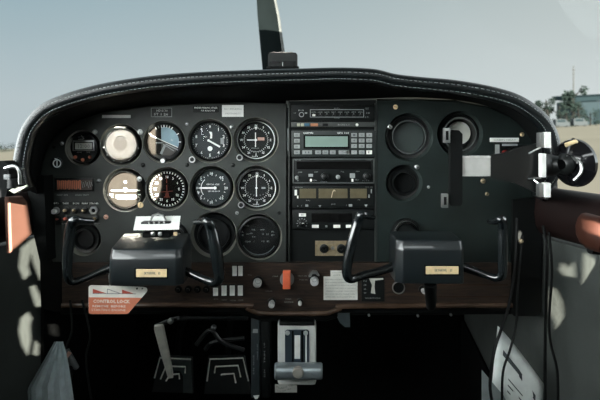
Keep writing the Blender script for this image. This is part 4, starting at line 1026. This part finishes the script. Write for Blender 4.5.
# ------------------------------------------------------------------ control lock tag
YL = -.19
t = thing('control_lock_tag', 'orange and white warning tag hanging below the left yoke', 'tag', P(116, 314, YL))
def rp(pts): return pts
full = [(88.5, 287.3), (89.5, 285.8), (91, 285.3), (143, 287), (146.4, 288.2), (147.2, 290.5), (146.3, 292.5), (128.5, 313), (126.5, 314), (91, 314), (88.8, 313)]
MB().prism(full, YL, .0015).build('tag_plate', mat('tag_white', (.80, .77, .70), .6), t, 0)
mk(t, MB().flat([(88.8, 297.3), (141.8, 297.8), (128.4, 313), (126.5, 314), (91, 314), (88.8, 313)], YL - .0004), 'orange_field', ORANGE)
mk(t, MB().flat([(92.8, 288.8), (106, 293.2), (92.8, 293.2)], YL - .0006).flat([(122, 289.6), (134, 293.6), (122, 293.6)], YL - .0006), 'red_pennants', mat('pennant_red', (.48, .075, .045), .6))
mk(t, MB().line(107.5, 289, 120, 293.4, .5, YL - .0006).line(107.5, 289, 107.5, 293.4, .5, YL - .0006).line(92.5, 293.5, 136, 293.8, .5, YL - .0006), 'pennant_outline', PAPERD)
mk(t, MB().text('CONTROL LOCK', 111.5, 301.4, 3.6, YL - .0006, 37, rot=-.01, bold=.03).text('REMOVE  BEFORE', 109, 306.2, 2.3, YL - .0006, 33, rot=-.01, bold=.015).text('STARTING ENGINE', 108.5, 310, 2.2, YL - .0006, 34, rot=-.01), 'lettering', mat('tag_print', (.88, .80, .70), .6))
mk(t, MB().disc(137, 288.6, 1, YL - .0006, 12).disc(142.3, 288.6, .8, YL - .0006, 12), 'hole', BLKM)
MB().tube([P(110, 286, YL + .002), P(109, 276, -.14), P(112, 262, -.10)], .0012, 8).build('tag_pin', STEEL, t)

# ------------------------------------------------------------------ tablet holder on the right and on the left
YT2 = -.2
t = thing('tablet_holder', 'black clamp arm with silver clips on a suction cup, right side', 'device holder', P(573, 186, YT2))
MB().prism([(450.5, 133), (453, 129.8), (459, 130.3), (462.6, 134), (462.4, 203), (460.5, 206), (452.5, 206), (450.2, 203)], YT2 - .002, .012).build('left_jaw', BLKM, t)
for y0, y1 in ((128, 143), (194, 208)):
    x0 = 444.2 if y0 < 150 else 442.2
    cl = MB(); cl.rect(x0, y0, x0 + 6.2, y1, YT2 - .008, .010, .001); part_label(cl.build('clip', STEEL, t), 'silver clip')
    MB().rect(x0 + 1.8, y0 + 3, x0 + 4.4, y1 - 3, YT2 - .0088, .001).build('clip_slot', BLKM, t, 0)
MB().rect(462, 157, 491.5, 176.3, YT2 + .002, .004, .0006).build('slide_rail', mat('rail_silver', (.50, .50, .48), .5, .3, var=.08, scale=60), t, 0)
MB().rect(461.5, 155.8, 491.5, 158, YT2 + .0005, .006, .0006).build('rail_flange', mat('rail_edge', (.62, .62, .6), .4, .4), t, 0)
MB().prism([(491, 155), (503, 153.5), (524, 146), (542, 143), (543, 193), (537, 193), (514, 183), (491, 178)], YT2, .014).build('body', BLK, t)
for (x0, y0, x1, y1) in ((545, 132, 551.2, 148), (541.5, 153.5, 546.4, 177.5), (544.6, 183, 551, 197.5)):
    c = part_label(MB().rect(x0, y0, x1, y1, YT2 - .022, .012, .0012).build('clip', mat('clip_white', (.86, .86, .83), .4, .2), t), 'bright silver clip')
    if y0 != 153.5: MB().rect(x0 - 5.6, y0 + .5, x0 - .3, y1 - .5, YT2 - .020, .012, .001).build('clip_back', STEEL, t)
for a, b in (((529, 153.3), (541, 147)), ((528, 178.6), (541, 178)), ((534, 180), (545, 188))):
    MB().tube([P(*a, YT2 - .004), P(*b, YT2 - .018)], .0014, 8).build('clip_wire', CHROME, t)
MB().tube([P(541, 165, YT2 + .004), P(553, 165, YT2 + .004), P(562, 164, YT2 - .01)], [.020, .017, .012], 18).build('ball_arm', BLK, t)
ax = Vector((1, .55, .05)).normalized(); cc = P(570, 163.5, YT2 - .005)
MB().lathe(cc, [(.006, -.010), (.018, -.006), (.030, .0), (.0385, .008), (.0395, .013), (.036, .017), (.0001, .017)], 40, ax).build('suction_cup', mat('glossy_black', (.006, .006, .007), .12), t)
MB().lathe(cc, [(.0165, -.009), (.0175, -.014), (.013, -.020), (.008, -.022)], 24, ax).build('lock_ring', BLK, t)
MB().tube(smooth_path([cc + Vector((-.012, -.012, .012)), cc + Vector((.004, -.022, .004)), cc + Vector((.006, -.024, -.012)), cc + Vector((-.004, -.02, -.026))], 5), .0028, 8).build('lever', CHROME, t)
MB().tube([cc + Vector((-.010, -.005, .030)), cc + Vector((.006, -.006, .036)), cc + Vector((.014, -.002, .030))], .0035, 8).build('release_tab', GOLD, t)
MB().tube([P(573, 142, YT2 + .005), P(573.2, 138, YT2 + .005)], [.003, .0024], 8).build('pull_tab', BLKM, t)
# left
t = thing('device_holder', 'black mount with silver clip at the left edge above the sunlit sill', 'device holder', P(5, 196, YT2))
MB().prism([(-22, 162), (4, 161), (9, 165), (9, 176), (8, 184), (6, 197), (-22, 199)], YT2, .03).build('body', BLKM, t)
MB().tube(smooth_path([P(5, 168.5, YT2 - .006), P(12, 166.5, YT2 - .008), P(17, 168, YT2 - .008), P(19.5, 173, YT2 - .008), P(20, 184, YT2 - .006)], 4), [.003] * 17, 8).build('clip_arm', CHROME, t)
MB().rect(3.5, 174.5, 9.5, 179.5, YT2 - .004, .004, .0006).build('badge', mat('badge_grey', (.16, .17, .17), .5), t)
MB().tube([P(17, 168.5, YT2 - .006), P(23.5, 168.5, YT2 + .004)], [.0028, .0016], 8).build('clip_prong', CHROME, t)
MB().prism([(9, 190.5), (13, 188), (20, 187), (26.5, 185), (27, 186.5), (20, 190.5), (14, 193.5)], YT2 - .004, .004).build('clip_foot', mat('pale_green_metal', (.5, .52, .42), .4, .4), t)
MB().tube([P(13, 179, YT2), P(13, 188, YT2)], .009, 12).build('joint', BLK, t)

# door pull on the right sill
t = thing('door_handle', 'rounded brown leather door pull on the right sill', 'door handle', P(592, 250, -.21))
MB().loft([[P(592 + 0, 232, -.235) + Vector((dx + .0085 * q * math.cos(a), .03 * math.sin(a) * .7, dz + (.026 * r) * math.cos(a) * 0 + .0)) + Vector((.017 * r * math.cos(a), .017 * r * math.sin(a), 0)) for a in [2 * PI * i / 16 for i in range(16)]]
           for dx, dz, r, q in ((.002, .027, .15, 0), (.001, .025, .55, 0), (0, .018, .85, 0), (-.001, .006, 1, 0), (0, -.008, 1, 0), (.002, -.020, .8, 0), (.004, -.028, .4, 0))]).build('grip', HANDLE, t, 60)
MB().tube([P(590, 250, -.215), P(606, 252, -.20)], .006, 10).build('hinge', BLKM, t)

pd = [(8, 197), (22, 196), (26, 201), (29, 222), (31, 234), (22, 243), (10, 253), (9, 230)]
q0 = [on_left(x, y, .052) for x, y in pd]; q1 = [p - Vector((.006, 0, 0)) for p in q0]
o = MB().loft([[p + (sum(q0, Vector()) / len(q0) - p) * .06 + Vector((.003, 0, 0)) for p in q0], q0, q1]).build('sill_sun_patch', SILL_SUN, smooth=40); tag(o, 'added tan pad on the left sill, coloured as leather in the sun', 'painted sun patch')  # paler copy of the sill leather, added where the sun patch falls
# side pillars beside the panel
o = MB().prism([(513, 200), (543, 196), (541, 312), (536, 316), (514, 316), (511, 312)], -.02, .03).build('side_bolster', BLKM); tag(o, 'black bolster at the right end of the walnut panel', 'trim panel')
o = MB().prism([(23, 176), (44, 176), (47, 262), (40, 262), (34, 236), (31, 205)], -.05, .05).build('dark_gap_filler', BLKM); tag(o, 'black filler for the dark gap between the left sun patch and the flight panel', 'trim panel')  # black shape added for the dark area beside the sun patch
o = MB().prism([(40, 262), (62, 262), (62, 310), (56, 312), (41, 308)], -.014, .03).build('side_bolster', BLKM); tag(o, 'black bolster at the left end of the walnut panel', 'trim panel')

# ------------------------------------------------------------------ cords on the right
def cord(label, pts, r=.0028, name='headset_cable', group='hanging headset cords'):
    o = MB().tube(smooth_path([P(*p) for p in pts], 6), r, 8).build(name, CABLE); return tag(o, label, 'cord', group)
cord('black cord swinging left from the bolster across the folded chart', [(517, 218, -.05), (516, 250, -.06), (514, 275, -.08), (509, 305, -.10), (501, 330, -.12), (494, 352, -.13), (490, 385, -.13), (494, 410, -.13)])
cord('thin black cord crossing the middle of the folded chart', [(523, 235, -.06), (518, 285, -.075), (516, 325, -.12), (510, 350, -.13), (503, 372, -.135), (502, 405, -.135)], .0022)
cord('black cord hanging straight down the right sidewall behind the chart', [(543, 226, -.06), (547, 250, -.08), (546, 300, -.08), (545, 350, -.08), (545, 405, -.08)], .003)
cord('black cord drooping right of the straight one on the right sidewall', [(549, 232, -.09), (552, 270, -.10), (549, 320, -.10), (551, 345, -.10), (557, 370, -.105), (558, 405, -.11)], .0024)
for x, y, lb in ((521, 241, 'small metal bead on the right bolster cord'), ):
    o = MB().lathe(P(x, y, -.075), [(.0001, -.004), (.004, -.002), (.004, .002), (.0001, .004)], 12).build('cord_bead', BRASS); tag(o, lb, 'bead')

# papers at lower right and pocket at lower left
YPp = -.075
t = thing('folded_chart', 'folded printed chart tucked in the lower right side pocket', 'chart', P(516, 400, YPp))
ch = MB()
grid = []
for j in range(9):
    v = j / 8; r = []
    for i in range(9):
        u = i / 8
        x = 498 + (544 - 498) * u - 8 * v * (1 - .5 * u); y = 326 + 58 * u ** 1.1 * (1 - .15 * v) + (78 - 6 * u) * v
        r.append(P(x, y, YPp + .012 * math.sin(u * 5 + v * 3) * .5 - .02 * v))
    grid.append(r)
ch.loft(grid, cap=False, closed=False); c1 = ch.build('paper', mat('chart_paper', (.64, .68, .66), .75, var=.2, scale=22), t, 60)
sd = c1.modifiers.new('thick', 'SOLIDIFY'); sd.thickness = .0012
mb = MB()
def gp(u, v):
    x = 498 + (544 - 498) * u - 8 * v * (1 - .5 * u); y = 326 + 58 * u ** 1.1 * (1 - .15 * v) + (78 - 6 * u) * v
    return P(x, y, YPp + .012 * math.sin(u * 5 + v * 3) * .5 - .02 * v - .0012)
for u0, v0, u1, v1, w_ in ((.15, .22, .5, .24, .07), (.5, .24, .85, .32, .09), (.3, .5, .6, .52, .02), (.3, .58, .62, .6, .02), (.3, .66, .65, .68, .02)):
    mb.faces([gp(u0, v0), gp(u1, v1), gp(u1, v1 + w_), gp(u0, v0 + w_)], [[0, 1, 2, 3]])
mk(t, mb, 'printed_bands', mat('chart_ink', (.05, .06, .065), .8))
fl = MB().prism([(482, 370), (492, 382), (504, 396), (509, 408), (482, 408)], YPp - .035, .002); fl.build('front_fold', mat('chart_fold', (.16, .185, .185), .75, var=.2, scale=30), t, 0)
t = thing('map_pocket', 'grey-blue pleated map pocket on the lower left sidewall', 'map pocket', P(50, 405, -.07))
g = []
for j in range(7):
    v = j / 6; r = []
    for i in range(15):
        u = i / 14
        lx = 56 + (30 - 56) * min(1, v * 1.5); ly = 342 + 46 * min(1, v * 1.5) + 18 * max(0, v - .667) * 3
        rx = 62 + 12 * v ** .7; ry = 342 + 64 * v
        r.append(P(lx + (rx - lx) * u, ly + (ry - ly) * u, -.085 + .004 * math.cos(i * PI / 2) - .012 * math.sin(PI * u)))
    g.append(r)
MB().loft(g, cap=False, closed=False).build('pleated_front', mat('pocket_cloth', (.52, .60, .62), .7, var=.12, scale=60), t, 40).modifiers.new('thick', 'SOLIDIFY').thickness = .002
MB().tube(smooth_path([g[i][0] + Vector((0, -.002, 0)) for i in range(7)], 3), .0026, 8).build('pocket_hem', mat('hem_grey', (.24, .28, .28), .7), t)
# headset plugs by pocket
for i, (pts, lb) in enumerate((([(70, 300, -.03), (72, 330, -.04), (66, 350, -.05), (72, 372, -.06), (64, 405, -.06)], 'thin dark cord hanging beside the map pocket, left of the pair'), ([(82, 300, -.03), (90, 335, -.04), (86, 360, -.05), (92, 405, -.06)], 'thin dark cord hanging beside the map pocket, right of the pair'))):
    cord(lb, pts, .0022, group='cords beside the map pocket')
t = thing('headset_plug', 'dark metal headset plug tangled beside the map pocket', 'plug', P(70, 372, -.05))
MB().tube([P(66, 350, -.05), P(72, 362, -.055), P(77, 368, -.05)], [.006, .0075, .005], 12).build('plug_body', mat('plug_grey', (.10, .11, .11), .35), t)
MB().tube([P(70, 352, -.055), P(66, 358, -.06)], [.004, .003], 10).build('plug_cap', mat('copper', (0, 0, 0)), t)

# ------------------------------------------------------------------ footwell
YPD = .25
RIB = mat('pedal_rib', (.80, .80, .72), .4)
PEDM = mat('pedal_black', (.014, .016, .016), .5)
def pedal(label, ribs, out, bright):
    t = thing('rudder_pedal', label, 'pedal', P(sum(p[0] for p in out) / len(out), max(p[1] for p in out), YPD), 'rudder pedals')
    MB().prism(out, YPD, .012).build('pedal_plate', PEDM, t, 20)
    for r in ribs:
        MB().tube([P(x, y, YPD - .003) for x, y in r], [.0021] * len(r), 6).build('rib', RIB, t)
    c = P((out[0][0] + out[1][0]) / 2, out[0][1], YPD)
    MB().tube([c + Vector((0, .01, -.02)), c + Vector((0, .06, .05)), c + Vector((0, .12, .06))], .008, 8).build('pedal_arm', BLKM, t)
    return t
t = pedal('left rudder pedal with nested bright ribs, behind the pale lever', [[(154.5, 378), (160, 357.8), (191, 359.3)], [(160.5, 379), (166, 366), (185.3, 366.8), (185, 373)], [(166, 381), (170, 374.5), (179, 374), (179.5, 379)]],
      [(159, 356.5), (192, 358), (193, 394), (186, 393), (152, 392)], 1)
MB().prism([(171, 360), (191, 360.5), (192.5, 393), (183, 393), (183, 376), (180, 371), (172, 370)], YPD - .002, .002).build('worn_patch', mat('pedal_worn', (.10, .12, .115), .35, .6), t, 0)
pedal('right rudder pedal with nested bright ribs, beside the trim scale', [[(207, 381), (210, 359.2), (243, 358), (248.5, 381)], [(214.5, 373), (215.5, 366.6), (238, 365.5), (240.6, 377)], [(221, 375), (222, 374.4), (233.8, 373.6), (235.8, 383)]],
      [(208, 357.5), (244.5, 356.5), (251, 394), (204, 394)], 0)
# parking brake lever
t = thing('brake_lever', 'pale flat lever slanting down in front of the left pedal', 'lever', P(172, 378, .05))
q0, q1 = P(158.5, 325.5, .02), P(171, 377, .10)
d = (q1 - q0).normalized(); xx = Vector((1, 0, .12)).normalized(); nn = d.cross(xx).normalized()
mb = MB(); rings = []
for s_, w_, th in ((0, .0085, .003), (.04, .0095, .004), (.5, .0085, .004), (.93, .0062, .0035), (1, .005, .003)):
    c = q0.lerp(q1, s_); rings.append([c + xx * w_ + nn * th, c - xx * w_ + nn * th, c - xx * w_ - nn * th, c + xx * w_ - nn * th])
mb.loft(rings).build('lever_bar', mat('lever_pale', (.66, .66, .58), .5), t, 20)
MB().tube([P(156, 326, .03), P(172, 320, .03), P(178, 318, .02)], [.004, .005, .004], 8).build('pivot_rod', BLK, t)
MB().lathe(P(171, 320.5, .015), [(.006, 0), (.006, -.006), (.0001, -.007)], 12).build('pivot_bolt', STEEL, t)
# dark clutter beneath the panel
for i, (pts, lb) in enumerate((([(178, 318, .2), (230, 318, .2), (248, 318, .2)], 'dark tube running under the panel above the pedals'), ([(196, 345, .2), (210, 330, .2), (222, 342, .2), (244, 350, .22)], 'looped dark cable under the panel between the pedals'), ([(205, 350, .22), (214, 342, .22), (244, 338, .22)], 'second dark cable crossing under the panel right of the loop'))):
    o = MB().tube(smooth_path([P(*p) for p in pts], 6), .005, 8).build('control_cable', mat('cable_sheen', (.03, .034, .034), .3)); tag(o, lb, 'cable')
o = MB().lathe(P(214, 327, .15), [(.006, 0), (.006, -.01), (.003, -.014), (.0001, -.014)], 12).build('cable_end', STEEL); tag(o, 'small bright cable end under the panel above the right pedal', 'cable end')
# trim scale
YQ = .0
t = thing('trim_scale', 'upright black trim indicator strip with white marks left of the control unit', 'trim indicator', P(258, 396, YQ))
MB().rect(251, 318, 259.5, 398, YQ, .05, .001).build('scale_plate', mat('scale_slate', (.022, .030, .033), .4), t)
MB().rect(260.5, 318, 270, 398, YQ + .004, .05, .001).build('wheel_housing', BLK, t)
mb = MB().flat([(253, 329), (257.8, 329), (258, 333), (252.6, 333)], YQ - .0004).text('NOSE', 253.6, 360, 1.5, YQ - .0004, 10, rot=PI / 2).text('TAKE OFF', 257.5, 352, 1.1, YQ - .0004, 16, rot=PI / 2).text('DN', 253.6, 371, 1.4, YQ - .0004, 6, rot=PI / 2).text('UP', 264.5, 345, 1.3, YQ + .0036, 5, rot=PI / 2).text('TRIM', 264.5, 357, 1.4, YQ + .0036, 12, rot=PI / 2).text('ELEV', 264.5, 373, 1.3, YQ + .0036, 8, rot=PI / 2)
mk(t, mb, 'lettering', DIM)
mk(t, MB().flat([(253, 395.5), (259.5, 395), (257.5, 399), (255, 399)], YQ - .0004), 'pointer', WHITE)
# centre control unit
t = thing('control_unit', 'pale grey control unit with slate slot plate and silver cross grip, bottom centre', 'control unit', P(297, 388, YQ))
HOUS = mat('unit_grey', (.62, .64, .61), .5, var=.06)
MB().rect(277.5, 322.8, 316.4, 386, -.03, .05, .007).build('housing', HOUS, t)
MB().rect(279, 322.2, 315, 326, -.034, .03, .003).build('top_cap', BLK, t)
MB().prism([(285, 331.5), (287, 330), (307, 330), (309, 331.5), (309, 365), (285, 365)], -.033, .004).build('inset_plate', SLATE, t)
MB().rect(294.5, 335.5, 300.2, 359, -.0345, .003, .0008).build('white_slot', mat('slot_white', (.78, .79, .76), .5), t)
MB().rect(305.4, 335, 306.9, 364, -.0345, .003, .0004).build('scale_bar', mat('slot_white', (0, 0, 0)), t)
MB().rect(301.2, 331, 303.4, 364, -.0342, .002).rect(292, 331, 293.6, 364, -.0342, .002).build('groove', BLKM, t, 0)
for x in (287.5, 305.7): MB().lathe(P(x, 333, -.033), [(2.4 * k, 0), (2.2 * k, -.002), (.0001, -.003)], 14).build('screw', ALU, t)
g = MB(); c = P(298.5, 371, -.05)
g.lathe(c, [(.0135, -.0455), (.0155, -.043), (.0155, .043), (.0135, .0455)], 28, Vector((1, 0, 0)), cap=True); g.build('cross_grip', mat('grip_steel', (.34, .39, .41), .3, .6, var=.1), t)
kb = MB().lathe(P(298, 372.3, -.064), [(.0105, .004), (.0105, -.003), (.0092, -.005), (.0001, -.005)], 28).build('grip_knob', mat('knob_cream', (.5, .48, .42), .4, .5), t)
o = placard('label_strip', 'torn paper label with scribbled writing below the control unit', 275, 384.5, 297, 392.5, mat('torn_paper', (.34, .34, .31), .8), (('FLAPS UP', 285, 386.8, 1.8, 17), ('20 30 40', 284, 390.2, 1.6, 14)), PAPERD, Y=-.032)
for v in o.children[0].data.vertices:
    v.co.z += .0025 * math.sin(v.co.x * 180)
# latch under the walnut edge
o = MB().prism([(338, 313), (350, 313), (350, 327), (345, 327), (340, 323), (337.5, 318)], -.01, .012).build('latch', mat('latch_slate', (.04, .052, .055), .35)); tag(o, 'small dark rounded latch hanging below the walnut edge', 'latch')
# screws under the edge
for x, y, lb in ((369, 315.5, 'tiny bright screw below the walnut edge, leftmost of three'), (418, 316, 'tiny bright screw below the walnut edge, middle of three'), (451, 315, 'tiny bright screw below the walnut edge, rightmost of three')):
    o = MB().lathe(P(x, y, -.012), [(.0024, 0.004), (.0024, -.001), (.0001, -.002)], 10).build('screw', STEEL); tag(o, lb, 'screw', 'screws below the walnut edge')
